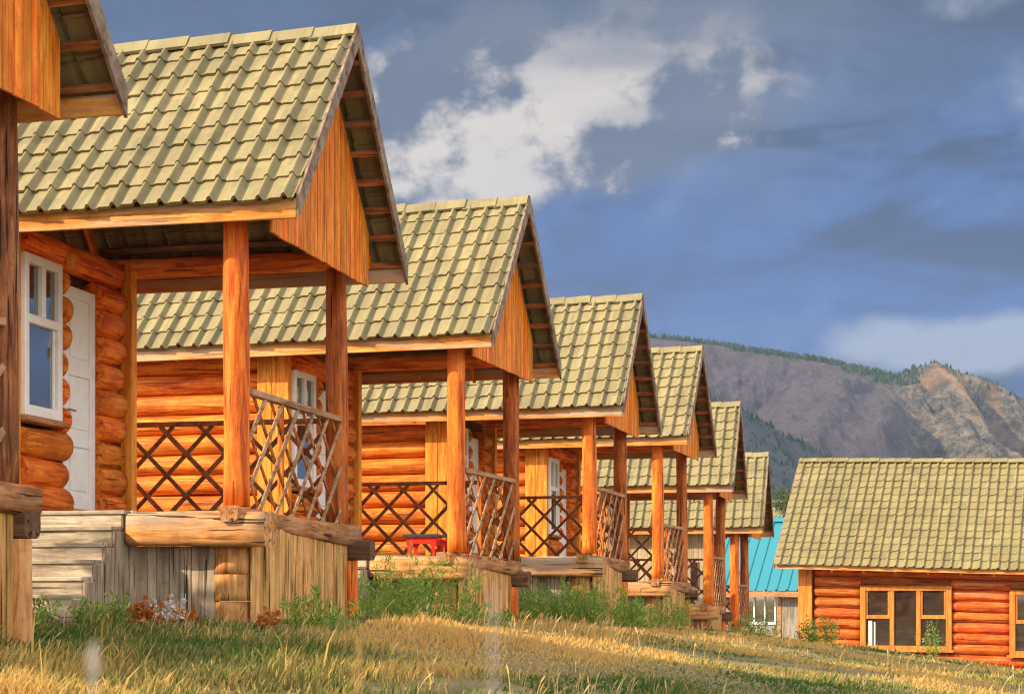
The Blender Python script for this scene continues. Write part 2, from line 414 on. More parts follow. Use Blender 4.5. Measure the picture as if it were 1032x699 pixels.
    mb = MB(); mb.box(xw + .01, xw + .135, yt - .34, yt - .315, f - .02, zF + .12); mb.box(xw + .11, xw + .135, yt - .314, yt - .22, f - .02, zF + .12)
    mb.build('trim_board', 'board', root)
    if D > 15 and D < 16:
        mb = MB(); mb.box(xw + .06, xw + .13, .80, .88, zF - .10, zF + .04, .008); mb.build('junction_box', 'board', root)
    # window in the porch wall: fixed frame with a mullion in the top light
    y0, y1, z0, z1 = win; xo = xw - .03
    mb = MB(); fwd = .085; zt = z0 + (z1 - z0) * .60; yc = (y0 + y1) / 2
    for (p, q, r_, s_) in ((y0, y0 + .075, z0, z1), (y1 - .075, y1, z0, z1), (y0 + .076, y1 - .076, z0, z0 + .10), (y0 + .076, y1 - .076, z1 - .085, z1), (y0 + .076, y1 - .076, zt - .04, zt + .04), (yc - .035, yc + .035, zt + .041, z1 - .086)):
        mb.box(xo - .03, xo + fwd, p, q, r_, s_, .006)
    for (p, q, r_, s_) in ((y0 + .09, y0 + .12, z0 + .101, zt - .041), (y1 - .12, y1 - .09, z0 + .101, zt - .041)):
        mb.box(xo - .02, xo + fwd - .03, p, q, r_, s_, .004)
    w_ = mb.build('window', 'white', root)
    mb = MB(); mb.box(xo + .03, xo + .038, y0 + .06, y1 - .06, z0 + .08, z1 - .07, .001); mb.build('pane', 'glass', w_)
    mb = MB(); mb.box(xw - .06, xw + .10, y0 - .02, y1 + .06, z0 - .06, z0 - .004, .01); mb.build('window_sill', 'beamY', w_)
    # door: three sunk panels
    y0, y1, z0, z1 = door; xo = xw - .035
    mb = MB(); hh = z1 - z0
    zc = [z0, z0 + hh * .06, z0 + hh * .28, z0 + hh * .34, z0 + hh * .60, z0 + hh * .66, z0 + hh * .95, z1]
    mb.box(xo - .02, xo + .02, y0, y0 + .11, z0, z1, .004); mb.box(xo - .02, xo + .02, y1 - .11, y1, z0, z1, .004)
    for k in (0, 2, 4, 6): mb.box(xo - .02, xo + .02, y0 + .111, y1 - .111, zc[k], zc[k + 1], .004)
    for k in (1, 3, 5):
        mb.box(xo - .02, xo + .002, y0 + .111, y1 - .111, zc[k] + .001, zc[k + 1] - .001, .001)
        mb.box(xo + .003, xo + .012, y0 + .16, y1 - .16, zc[k] + .05, zc[k + 1] - .05, .008)
    d_ = mb.build('door', 'white', root)
    mb = MB(); mb.tube((xo + .02, y0 + .07, f + 1.0), (xo + .065, y0 + .07, f + 1.0), .011, .011, 10, 2, 0); mb.tube((xo + .06, y0 + .07, f + 1.0), (xo + .06, y0 + .18, f + 1.0), .010, .009, 10, 2, 0)
    mb.build('door_handle', 'brass', d_)
    mb = MB(); mb.box(xw - .1, xw + .03, y0 - .03, y1 + .03, f - .03, f + .055); mb.build('threshold', 'beamY', root)
    # porch deck, edge logs, skirts, foundation posts
    mb = MB(); y = -.02
    while y < S - .02:
        mb.box(xw + .03, -.10, y, min(y + .135, S), f - .075, f - .035, .004); y += .14
    mb.build('porch_floor', 'greyX', root)
    deep = H < 2.2 or f > .75
    mb = MB(); mb.tube((-.97, -.12, f - .20), (.31, -.12, f - .205), .145, .15, 20, 8, .02, 0, .4); mb.build('front_beam', 'beamX', root)
    mb = MB(); mb.tube((.0, -.30, f - .072), (.045, S + .14, f - .165), .085, .13, 20, 12, .05, .02, .5, .85); mb.build('side_log', 'beamY', root)
    mb = MB(); mb.tube((-1.6, S + .02, f - .31), (.33 if D > 10 else .17, S + .02, f - .31), .105, .105, 16, 6, .03, 0, .6); mb.build('back_beam', 'dark_log', root)
    mb = MB(); zb = gl(-.1, 0) - .15; zt = f - .34; k = 0
    while zt > zb + .05:
        hgt = min(R.uniform(.2, .34), zt - zb); mb.tube((-.10, .06, zt - hgt + .006), (-.10, .06, zt), .175, .17, 18, 3, .03); zt -= hgt
    mb.build('foundation_log', 'pier', root)
    mb = MB(); mb.tube((.10, S - .02, gl(.1, S) - .15), (.10, S - .02, f - .42), .085, .08, 14, 4, .03); mb.build('corner_prop', 'pier' if D < 10 else 'logZ', root)
    mb = MB(); x = -.97
    while x < -.22:
        w = R.uniform(.085, .13); mb.box(x, min(x + w - .006, -.20), -.05 + R.uniform(-.008, .008), -.02, gl(x, 0) - .1, f - .345, .004); x += w
    mb.build('front_skirt', 'greyZ', root)
    mb = MB(); y = -.02
    while y < S - .14:
        w = R.uniform(.075, .115); lean = R.uniform(-.004, .004); xo = .115 + R.uniform(-.01, .006) - .02 * (y / S)
        mb.box(xo - .02, xo, y, y + w - .007, gl(.1, y) - .1, f - .13 + R.uniform(-.02, .02), .004); y += w
    mb.build('side_skirt', 'skirt', root)
    # steps
    if True:
        st = MB(); sd = MB(); sx0, sx1 = (-2.07, -1.0) if not shed_front else (-1.5, -1.0)
        z = f - .03; y = -.05; k = 0
        while z > gl(-1.5, y) + .03 and k < 7:
            st.box(sx0, sx1 - .03 * (k > 0), y - .18, y + .02, z - .036, z, .005)
            st.box(sx0 + .02, sx1 - .035, y - .165, y - .14, z - .15, z - .037, .004)
            sd.box(sx1 - .032, sx1 - .002, y - .165, y - .085, gl(-1, y) - .1, z - .04, .004); sd.box(sx1 - .03, sx1, y - .08, y + .012, gl(-1, y) - .1, z - .04 + .0, .004)
            z -= .148; y -= .185; k += 1
        sd.box(sx1 + .003, sx1 + .04, -.13, -.06, gl(-1, 0) - .1, f - .03, .004)
        st.build('steps', 'greyX', root); sd.build('step_side', 'greyZ', root)
    # railings: a crossed lattice at the back and at the gable end
    rb, rt = f - .02, f + 1.0; sp = .44
    def lattice(p, q, plane, mat, name, sides=(1, -1), rail=True, w=.046, top=.05, off=.012):
        mb = MB(); L = q - p; hgt = rt - rb; run = hgt * 1.0
        def pt(u, z, o): return (u, plane + o, z) if name == 'back_railing' else (plane + o, u, z)
        k = p - run
        up = (0, 1, 0) if name == 'back_railing' else (1, 0, 0)
        while k < q:
            for sg, o in ((1, off), (-1, -off)):
                if sg not in sides: continue
                u0, u1 = k, k + run; a0, a1 = max(u0, p), min(u1, q)
                if a1 - a0 < .06: continue
                t0, t1 = (a0 - u0) / run, (a1 - u0) / run
                if sg < 0: t0, t1 = 1 - t0, 1 - t1
                mb.bar(pt(a0, rb + hgt * t0, o), pt(a1, rb + hgt * t1, o), w * R.uniform(.85, 1.1), .018, up)
            k += sp
        if rail: mb.bar(pt(p, rt + .02, 0), pt(q, rt + .02, 0), .06 if name == 'back_railing' else .085, top)
        return mb.build(name, mat, root)
    lattice(xw - .14, dx - .10, S, 'lattice', 'back_railing')
    rt = f + 1.0; rb = f - .06; sp = .43
    lattice(.09, S - .09, dx + .05, 'rail', 'side_railing', (1,), True, .052, .055, .02)
    lattice(.09, S - .09, dx + .05, 'postDark', 'inner_slats', (-1,), False, .036, .055, .022)
    mb = MB(); mb.bar((dx - .02, S * .42, f - .05), (dx - .02, S * .42, rt), .05, .05, (1, 0, 0)); mb.build('rail_post', 'logZ', root)
    return root, a, f

CABS = [  # depth, x, underside of eave, own turn, ridge +, post gap +, post shift, porch floor
 (9.26, -4.046, 3.273, .99, 0, -.054, -.049, .80, 'log cabin cut off at the left edge, only gable corner and one post showing'),
 (15.207, -2.367, 3.204, -1.47, .024, .166, -.043, .781, 'largest wholly visible log cabin, white door, grey wooden steps and lattice porch'),
 (21.477, -.756, 3.002, 1.67, .05, -.136, .08, .54, 'log cabin with the red brazier standing on its porch'),
 (26.737, 1.141, 2.709, .36, -.01, -.093, .051, .645, 'log cabin next behind the red brazier cabin, short porch posts above green weeds'),
 (32.816, 2.748, 2.809, 1.41, -.065, -.019, .004, .328, 'third log cabin from the far end of the row, small gable over a narrow porch'),
 (38.086, 4.237, 2.247, -1.46, .004, .019, .07, -.17, 'log cabin just in front of the smallest one, low porch near the ground'),
 (43.09, 5.61, 1.53, -1.49, -.002, -.036, -.081, -.76, 'farthest and smallest log cabin of the row, beige boarded front beside the turquoise roof')]
roots = [cabin(*c, shed_front=(i == 6), seed=20 + i) for i, c in enumerate(CABS)]

def in_cabin(i, x, y, z=0):
    c = CABS[i]; a = TH + math.radians(c[3])
    return (c[1] + x * math.cos(a) + y * math.sin(a), c[0] - x * math.sin(a) + y * math.cos(a), c[7] + CZ + z)

# ------------------------------------------------------------------ things on the second cabin's porch
p = in_cabin(2, -.56, .62, -.034)
br = empty('brazier', p, -TH); tag(br, 'red metal brazier with a dark rim on short legs, standing on a porch', 'brazier')
mb = MB(); w, d, h = .20, .13, .235
for sy in (-1, 1):
    mb.prism([(-w, sy * d, h), (-w * .93, sy * d, .13), (-w * .9, sy * d, 0), (-w * .7, sy * d, 0), (-w * .66, sy * d, .12), (-w * .5, sy * d, .16), (w * .5, sy * d, .16), (w * .66, sy * d, .12), (w * .7, sy * d, 0), (w * .9, sy * d, 0), (w * .93, sy * d, .13), (w, sy * d, h)], (0, .012, 0))
mb.box(-w, -w + .012, -d, d, .14, h, .003); mb.box(w - .012, w, -d, d, .14, h, .003); mb.box(-w + .02, w - .02, -d + .015, d, .16, .18, .003)
mb.build('fire_box', 'red', br)
mb = MB()
for q in range(8): mb.bar((-w + .02 + q * .052, -d - .005, h + .02), (-w + .02 + q * .052, d + .02, h + .02), .014, .014)
mb.box(-w - .04, w + .04, -d - .03, -d + .01, h + .003, h + .045, .006); mb.box(-w - .04, w + .04, d, d + .04, h + .003, h + .045, .006)
mb.build('grate', 'black', br)
stl = empty('stool', in_cabin(2, -.21, .80, -.034), -TH); tag(stl, 'low red wooden stool half hidden behind the porch post beside the brazier', 'stool')
mb = MB(); mb.box(-.16, .16, -.12, .12, .185, .215); mb.box(-.14, .14, -.10, -.08, .12, .183); mb.build('seat', 'red', stl)
for sx in (-1, 1):
    for sy in (-1, 1):
        mb = MB(); mb.bar((sx * .145, sy * .09, 0), (sx * .135, sy * .085, .183), .035, .035, (1, 0, 0)); mb.build('leg', 'red', stl)

# ------------------------------------------------------------------ the long house on the right
def long_house():
    R.seed(5)
    a = math.radians(20); X, D = 7.45, 45.0; gz0 = g1(X, D) - .1
    k = 1.16; root = empty('log_house', (X * k, D * k, (gz0 - CZ) * k + CZ), -a); root.scale = (k, k, k)
    tag(root, 'long low red log house with a wide tiled roof at the right edge', 'house')
    def zc(z): return z + CZ - gz0
    zs = -.030; Lx = 9.2; dep = 6.0; ov = .5; xl = -.56; xr = Lx + .4
    ze = zc(.80); rz = zc(3.70)
    mb = MB(); tiled_slope(mb, xl, xr, (-ov - .04, ze), (dep / 2, rz), 15,   .228, .05, .022, 8, zs)
    tiled_slope(mb, xl, xr, (dep + ov, ze), (dep / 2, rz), 15, .228, .05, .022, 4, zs); roof = mb.build('roof', 'tile_house', root)
    mb = MB(); ridge_caps(mb, xl, xr, dep / 2, rz + .09, .15, .1, .42, zs, .85); mb.build('ridge_cap', 'tile_house', roof)
    mb = MB(); zz = ze - .11
    vs = [(xl, -ov, zz + zs * xl), (xr, -ov, zz + zs * xr), (xr, -ov, zz + .11 + zs * xr), (xl, -ov, zz + .11 + zs * xl)]
    mb.prism(vs, (0, .03, 0)); mb.build('eave_board', 'fasciaX', root)
    mb = MB(); sl = (rz - ze) / (dep / 2 + ov)
    for sg in (0, 1):
        q = [(-ov - .02, ze - .1), (-ov - .02, ze + .03), (dep / 2, rz + .02), (dep / 2, rz - .14)]
        if sg: q = [(dep - y, z) for y, z in q]
        mb.prism([(xl + .0, y, z + zs * xl) for y, z in q], (-.03, 0, 0)); mb.prism([(xr, y, z + zs * xr) for y, z in q], (.03, 0, 0))
    mb.build('rake_board', 'barge', root)
    for k in range(12):
        x = .1 + k * .8; z = ze - .16 + zs * x
        mb = MB(); mb.bar((x, -ov + .04, z + .02), (x, .5, z + .02 + sl * .9), .05, .1); mb.build('rafter', 'plank', root)
    wins = [(1.56, 3.84), (5.24, 7.5)]; zt, zb = zc(.33), zc(-1.30)
    wl = MB(); z = zc(-2.3)
    while z < zc(.86):
        cuts = [(.38, Lx)]
        for w0, w1 in wins:
            if zb - .1 < z + zs * w0 < zt + .1 :
                nc = []
                for p, q in cuts:
                    if w0 > p: nc.append((p, min(q, w0 + .02)))
                    if w1 < q: nc.append((max(p, w1 - .02), q))
                cuts = nc
        for p, q in cuts: wl.tube((p, .13, z + zs * p), (q, .13, z + zs * q), .142, .138, 14, 8, .03, .008)
        z += .27
    wl.build('log_wall', 'redlogX', root)
    mb = MB(); mb.box(.3, Lx, .2, .24, zc(-2.4), zc(.70)); mb.box(0, .04, .05, dep, zc(-2.4), zc(.75)); mb.box(Lx - .04, Lx, .25, dep, zc(-2.4), zc(.42)); mb.box(.04, Lx - .04, dep - .04, dep, zc(-2.4), zc(.42))
    mb.build('wall_lining', 'redlogX', root)
    mb = MB(); mb.box(.0, .33, -.06, -.01, zc(-2.4), zc(.70)); mb.box(-.03, -.001, -.05, .3, zc(-2.4), zc(.70)); mb.build('corner_board', 'house_board', root)
    for w0, w1 in wins:
        s0 = zs * (w0 + w1) / 2; t, b = zt + s0, zb + s0; W = w1 - w0
        mb = MB()
        def fr(x0, x1, z0, z1, d=.0): mb.box(x0, x1, -.06 - d, .04, z0, z1, .008)
        fr(w0, w0 + .14, b, t); fr(w1 - .14, w1, b, t); fr(w0 + .141, w1 - .141, t - .12, t); fr(w0 + .141, w1 - .141, b, b + .12)
        i0, i1 = w0 + .141, w1 - .141; c0 = i0 + (i1 - i0) * .33; c1 = i0 + (i1 - i0) * .66
        for x in (c0, c1): fr(x - .055, x + .055, b + .121, t - .121, -.015)
        zm = b + (t - b) * .52
        fr(i0, c0 - .056, zm - .05, zm + .05, -.02); fr(c1 + .056, i1, zm - .05, zm + .05, -.02)
        for p, q in ((i0, i0 + .05), (c0 - .106, c0 - .056), (c1 + .056, c1 + .106), (i1 - .05, i1)): fr(p, q, zm + .051, t - .121, -.03)
        f_ = mb.build('window', 'redtrim', root)
        mb = MB(); mb.box(i0 + .06, i0 + .16, -.012, -.004, b + .12, b + (t - b) * .46); mb.box(i0 + .2, i0 + .24, -.012, -.004, b + .12, b + (t - b) * .44); (mb.build('curtain', 'curtain', f_) if w0 < 3 else None)
        mb = MB(); mb.box(w0 + .1, w1 - .1, .0, .012, b + .1, t - .1, .001); mb.build('pane', 'glass_house', f_)
        mb = MB(); mb.box(w0 - .06, w1 + .06, -.12, -.061, b - .04, b + .02); mb.build('sill', 'redtrim', f_)
    return root
long_house()

# ------------------------------------------------------------------ shed with the turquoise roof
def shed():
    R.seed(6)
    a = math.radians(20); D = 56.0; X = (690 - 516) / F_PX * D; gz0 = g1(X, D)
    k = 1.2; root = empty('shed', (X * k, D * k, (gz0 - CZ) * k + CZ), -a); root.scale = (k, k, k); tag(root, 'grey shed under a bright turquoise metal roof behind the far cabin', 'shed')
    def zc(z): return z + CZ - gz0
    Lx = 6.2; dep = 5.6; ze = zc(.16); rz = zc(2.52)
    mb = MB()
    for sg in (0, 1):
        x = -.4
        while x < Lx + .4:
            for (u0, u1, h0, h1) in ((0, .03, 0, .045), (.03, .06, .045, .045), (.06, .09, .045, 0), (.09, .34, 0, 0)):
                y0, y1 = (-.35, dep / 2) if sg == 0 else (dep + .35, dep / 2)
                mb.add([(x + u0, y0, ze + h0), (x + u1, y0, ze + h1), (x + u1, y1, rz + h1), (x + u0, y1, rz + h0)], [[0, 1, 2, 3]])
            x += .34
    roof = mb.build('roof', 'turq', root)
    mb = MB(); mb.prism([(-.4, dep / 2 - .16, rz - .06), (-.4, dep / 2, rz + .08), (-.4, dep / 2 + .16, rz - .06)], (Lx + .85, 0, 0)); mb.build('ridge_cap', 'turq', roof)
    mb = MB(); mb.box(-.4, Lx + .4, -.34, -.30, ze - .2, ze - .02); mb.build('eave_board', 'shedtrim', root)
    mb = MB(); x = 0
    while x < Lx:
        if not (1.95 < x < 2.95): mb.box(x, x + .19, 0, .03, zc(-2.4), ze + .1, .004)
        else: mb.box(x, x + .19, 0, .03, zc(-2.4), zc(-.85), .004)
        x += .195
    mb.box(.02, Lx - .02, .031, dep, zc(-2.4), zc(-.86)); mb.box(0, .03, .04, dep, zc(-2.4), ze); mb.box(Lx - .03, Lx, .04, dep, zc(-2.4), ze)
    mb.build('wall', 'shedwall', root)
    mb = MB(); w0, w1, b, t = 1.95, 2.98, zc(-.86), zc(-.02)
    for x in (w0, w0 + .3, w0 + .64, w1 - .06): mb.box(x, x + .045, -.03, .02, b, t, .004)
    mb.box(w0, w1, -.035, -.03, b - .05, b + .03); 
    w_ = mb.build('window', 'white', root)
    mb = MB(); mb.box(w0, w1, .04, .05, b, t); mb.build('pane', 'glass', w_)
    mb = MB(); mb.box(3.02, 3.14, -.04, -.002, zc(-2.2), ze - .2); mb.box(3.87, 3.97, -.04, -.002, zc(-2.2), ze - .2); mb.build('door_frame', 'shedtrim', root)
    mb = MB(); mb.box(3.15, 3.86, -.03, -.003, zc(-2.2), ze - .2); mb.build('door', 'shedwall', root)
shed()

# ------------------------------------------------------------------ ground sheet, valley slope, mountain
def grid_mesh(name, xs, ys, zf, mat, kind, attrs=None):
    X, Y = np.meshgrid(xs, ys); Z = zf(X, Y) if not isinstance(zf, np.ndarray) else zf
    n, m_ = X.shape
    me = bpy.data.meshes.new(name)
    co = np.stack([X.ravel(), Y.ravel(), Z.ravel()], 1).astype(np.float32)
    i = np.arange(n * m_).reshape(n, m_)
    q = np.stack([i[:-1, :-1], i[:-1, 1:], i[1:, 1:], i[1:, :-1]], -1).reshape(-1, 4)
    me.vertices.add(len(co)); me.vertices.foreach_set('co', co.ravel())
    me.loops.add(q.size); me.loops.foreach_set('vertex_index', q.ravel().astype(np.int32))
    me.polygons.add(len(q)); me.polygons.foreach_set('loop_start', np.arange(0, q.size, 4, dtype=np.int32))
    me.polygons.foreach_set('use_smooth', np.ones(len(q), bool))
    if attrs:
        for k, v in attrs.items():
            at = me.attributes.new(k, 'FLOAT', 'POINT'); at.data.foreach_set('value', v.ravel().astype(np.float32))
    me.update(); me.validate(); me.materials.append(mat)
    o = bpy.data.objects.new(name, me); COL.objects.link(o); o['kind'] = kind; return o

m, nt, out = new_mat('dry_turf')
o_ = nt.nodes.new('ShaderNodeTexCoord').outputs['Object']
c = ramp(nt, noise(nt, o_, .8, 6, .65), [(.35, (.12, .11, .035)), (.52, (.22, .165, .06)), (.68, (.29, .20, .08))])
c = mixc(nt, mth(nt, 'MULTIPLY', mth(nt, 'SUBTRACT', noise(nt, o_, 14, 5, .7), .45, clamp=True), 2.2), c, (.08, .055, .03))
principled(nt, out, c, .95, noise(nt, o_, 30, 6, .75), .8, .03); M['ground'] = m

gx = np.concatenate([np.linspace(-2600, -60, 24), np.linspace(-55, -14, 22), np.linspace(-13, 22, 130), np.linspace(23, 70, 26), np.linspace(80, 2600, 24)])
gy = np.concatenate([np.linspace(-800, -20, 12), np.linspace(-18, 2, 16), np.linspace(2.5, 62, 190), np.linspace(64, 130, 30), np.linspace(140, 2600, 40)])
def ground_far(X, Y):
    z = gh(X, Y)
    return z
grid_mesh('ground', gx, gy, ground_far, M['ground'], 'structure')

def fbm(x, y, oct_=6, seed=3, ridged=False):
    rg = np.random.default_rng(seed); z = 0; amp = 1; fr = 1; tot = 0
    for _ in range(oct_):
        s = 0
        for k in range(5):
            an = rg.uniform(0, 6.28); s = s + np.sin((x * math.cos(an) + y * math.sin(an)) * fr * rg.uniform(.7, 1.4) + rg.uniform(0, 6.28))
        s = s / 2.4
        if ridged: s = 1 - 2 * np.abs(s).clip(0, 1)
        z = z + amp * s; tot += amp; amp *= .52; fr *= 2.03
    return z / tot

# valley floor rising to the foot of the mountain
m, nt, out = new_mat('valley_pasture')
o_ = nt.nodes.new('ShaderNodeTexCoord').outputs['Object']
c = ramp(nt, noise(nt, o_, .012, 5, .6), [(.35, (.13, .13, .045)), (.6, (.22, .20, .07)), (.75, (.10, .13, .05))])
principled(nt, out, c, .95); M['valley'] = m
def valley(X, Y):
    return -4.5 + CZ + (Y - 110) * .069 * np.clip((Y - 105) / 130, 0, 1) + 2.5 * fbm(X / 90, Y / 90, 4, 9) * np.clip((Y - 110) / 200, 0, 1)
grid_mesh('valley_slope', np.linspace(-700, 900, 90), np.linspace(100, 1250, 90), valley, M['valley'], 'structure')

# nearer wooded spur, added as the mountain's shadow, running down to the right
RPX = [-900, -200, 400, 640, 700, 760, 830, 880, 905, 920, 945, 957, 972, 1000, 1032, 1100, 1300, 1800]
RPY = [400, 352, 340, 337, 345, 353, 363, 374, 379, 371, 366, 371, 378, 384, 401, 432, 470, 520]
YR = 1500.; KK = YR / F_PX
def ridge_z(X): return (H_PX - np.interp(X / KK + 516, RPX, RPY)) * KK + CZ
XS = np.concatenate([np.linspace(-900, 80, 70), np.linspace(84, 560, 330), np.linspace(570, 1100, 50)]); DS = np.linspace(-200, 520, 300)
Xg, Dg = np.meshgrid(XS, DS)
rock = 1 / (1 + np.exp(-(Xg + .10 * Dg - 322) / 9))
slope = .40 + rock * .62 * np.exp(-np.clip(Dg, 0, None) / 120)
Zm = ridge_z(Xg) - np.where(Dg > 0, np.clip(Dg, 0, None) ** 1.0 * (.40 + rock * .55 * np.exp(-np.clip(Dg, 0, None) / 160.)), np.abs(Dg) * .5)
fade = np.clip(Dg / 40, 0.12, 1)
Zm = Zm + fade * ((1 - rock) * (13 * fbm(Xg / 50 + Dg / 110, Dg / 150, 5, 21) + 11 * fbm(Xg / 17 + Dg / 60, Dg / 60, 5, 31)) + rock * (20 * fbm(Xg / 22 - Dg / 60, Dg / 40, 6, 5, True) + 5.0 * fbm(Xg / 8, Dg / 9, 4, 6)))
ph = Xg - 374 - .40 * np.clip(Dg, 0, None)                     # spurs and gullies leaning to the right
def gully(u, w0, w1, depth):
    s = np.where(u < 0, 0, np.where(u < w0, u / w0, np.clip(1 - (u - w0) / w1, 0, 1))); return depth * s
wob = 5 * np.sin(Dg / 19.) + 3 * np.sin(Dg / 7.3 + 1)
gd = np.clip(Dg / 18, 0, 1)
Zm = Zm - gd * (gully(ph + wob, 34, 24, 58) + gully(ph - 60 + wob * .8, 26, 22, 44) + gully(ph - 110 - wob, 26, 40, 44) + gully(ph + 44 + wob, 16, 26, 12) * rock)
Zm = np.maximum(Zm, 20 + CZ + 0 * Xg)
forest = np.clip(1 - np.abs(Dg - 4 - 6 * fbm(Xg / 40, Xg / 33, 3, 8)) / 18, 0, 1) * (Xg > 40) * (1 - rock)
m, nt, out = new_mat('mountain_side')
o_ = nt.nodes.new('ShaderNodeTexCoord').outputs['Object']
ar = nd(nt, 'ShaderNodeAttribute', attribute_name='rock').outputs['Fac']
sep = nt.nodes.new('ShaderNodeMapping'); sep.inputs['Scale'].default_value = (1, .35, .35); nt.links.new(o_, sep.inputs['Vector'])
scree = ramp(nt, noise(nt, sep.outputs[0], .04, 11, .80, .6), [(.38, (.025, .03, .03)), (.46, (.080, .056, .068)), (.53, (.135, .095, .11)), (.60, (.07, .06, .06)), (.68, (.05, .055, .035))])
rk = ramp(nt, noise(nt, o_, .06, 11, .84, .4), [(.38, (.03, .04, .018)), (.46, (.095, .09, .055)), (.54, (.30, .245, .165)), (.64, (.48, .33, .20))])
speck = noise(nt, o_, .13, 7, .85)
c = mixc(nt, ar, scree, rk)
c = mixc(nt, mth(nt, 'MULTIPLY', mth(nt, 'SUBTRACT', speck, .49, clamp=True), 6., clamp=True), c, (.022, .030, .020))
af = nd(nt, 'ShaderNodeAttribute', attribute_name='orange').outputs['Fac']
c = mixc(nt, mth(nt, 'MULTIPLY', af, mth(nt, 'MULTIPLY', noise(nt, o_, .12, 5, .7), 1.5), clamp=True), c, (.52, .27, .11))
principled(nt, out, c, .95, mth(nt, 'ADD', speck, noise(nt, o_, .06, 6, .8)), 1., 14.); M['mountain'] = m
orange = (np.exp(-((Dg - 10) / 8) ** 2) * ((Xg > 345) & (Xg < 392)) * .7 + np.exp(-((ph + wob + 1) / 4.5) ** 2) * (Dg > 5) * .7 + np.exp(-((ph - 42 + wob) / 5) ** 2) * (Dg > 0) * .5).clip(0, 1)
Yg = YR - Dg
me_o = grid_mesh('mountain', XS, YR - DS, Zm, M['mountain'], 'structure', dict(rock=rock, orange=orange))

# added wooded spur; its dark blue colour paints the shadow across the mountain
m, nt, out = new_mat('wooded_shadow_slope')
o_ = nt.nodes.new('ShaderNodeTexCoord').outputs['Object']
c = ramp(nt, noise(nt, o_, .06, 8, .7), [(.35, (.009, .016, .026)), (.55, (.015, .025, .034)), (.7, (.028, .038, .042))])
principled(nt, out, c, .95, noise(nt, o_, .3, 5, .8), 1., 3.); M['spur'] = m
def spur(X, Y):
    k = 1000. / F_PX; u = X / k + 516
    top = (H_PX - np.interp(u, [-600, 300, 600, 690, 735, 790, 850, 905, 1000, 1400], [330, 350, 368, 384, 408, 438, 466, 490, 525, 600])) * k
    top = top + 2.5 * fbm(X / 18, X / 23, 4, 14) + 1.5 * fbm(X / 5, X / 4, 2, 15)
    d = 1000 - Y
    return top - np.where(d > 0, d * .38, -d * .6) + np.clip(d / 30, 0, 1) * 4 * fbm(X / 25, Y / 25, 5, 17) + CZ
grid_mesh('wooded_shadow_spur', np.linspace(-700, 460, 220), np.linspace(760, 1180, 90), spur, M['spur'], 'structure')

# conifers far off along the skyline and on the spur: one mass
def foliage_mat(name, c1, c2, c3, trans=.35, c4=None):
    m, nt, out = new_mat(name)
    a = nd(nt, 'ShaderNodeAttribute', attribute_name='tint').outputs['Fac']
    c = ramp(nt, a, [(0., c1), (.5, c2), (1., c3)] if c4 is None else [(0., c1), (.45, c2), (.8, c3), (1., c4)])
    d = nt.nodes.new('ShaderNodeBsdfDiffuse'); t = nt.nodes.new('ShaderNodeBsdfTranslucent'); mx = nt.nodes.new('ShaderNodeMixShader'); mx.inputs[0].default_value = trans
    nt.links.new(c, d.inputs['Color']); nt.links.new(c, t.inputs['Color'])
    nt.links.new(d.outputs[0], mx.inputs[1]); nt.links.new(t.outputs[0], mx.inputs[2]); nt.links.new(mx.outputs[0], out.inputs['Surface'])
    return m
M['conifer'] = foliage_mat('conifer', (.012, .028, .016), (.025, .05, .024), (.05, .085, .035), .1)
def mesh_np(name, co, faces, mat, tint=None, kind=None, parent=None, smooth=False):
    me = bpy.data.meshes.new(name)
    me.vertices.add(len(co)); me.vertices.foreach_set('co', co.astype(np.float32).ravel())
    fl = faces.astype(np.int32); k = fl.shape[1]
    me.loops.add(fl.size); me.loops.foreach_set('vertex_index', fl.ravel())
    me.polygons.add(len(fl)); me.polygons.foreach_set('loop_start', np.arange(0, fl.size, k, dtype=np.int32))
    if smooth: me.polygons.foreach_set('use_smooth', np.ones(len(fl), bool))
    if tint is not None:
        at = me.attributes.new('tint', 'FLOAT', 'POINT'); at.data.foreach_set('value', tint.astype(np.float32))
    me.update(); me.validate(); me.materials.append(mat)
    o = bpy.data.objects.new(name, me); COL.objects.link(o); o.parent = parent
    if kind: o['kind'] = kind
    return o
co, fc, tn = [], [], []
def cone_tree(x, y, z, h, r, t):
    for (b, top, rr) in ((.05, .55, 1.), (.3, .8, .75), (.55, 1., .5)):
        n0 = len(co); k = 6; ph = R.uniform(0, 6)
        for j in range(k): co.append((x + math.cos(ph + j * 6.283 / k) * r * rr * R.uniform(.7, 1.2), y + math.sin(ph + j * 6.283 / k) * r * rr, z + h * b * R.uniform(.8, 1.2)))
        co.append((x, y, z + h * top))
        for j in range(k): fc.append((n0 + j, n0 + (j + 1) % k, n0 + k))
        tn.extend([t * R.uniform(.7, 1.1)] * (k + 1))
from mathutils import bvhtree
def zmount(X, d):
    i = int(np.clip(np.searchsorted(XS, X), 1, len(XS) - 1)); j = int(np.clip(np.searchsorted(DS, d), 1, len(DS) - 1))
    return Zm[j, i]
R.seed(77)
for k in range(2600):
    if R.random() < .75:
        u = R.uniform(735, 925) if R.random() < .75 else R.uniform(640, 760)
        dmax = 24 if u > 845 else 9
        if u < 735: dmax = 4
        d = R.uniform(-10, dmax) * R.random(); h = R.uniform(2.5, 6.5)
    else:
        u = R.uniform(915, 1045); d = R.uniform(-12, 5) if R.random() < .6 else R.uniform(0, 90); h = R.uniform(2, 5)
        if R.random() < .45: continue
        if d > 5 and R.random() < .6: continue
    X = (u - 516) * KK
    cone_tree(X, YR - d, zmount(X, d) - .8, h, h * .28, R.uniform(.2, 1))
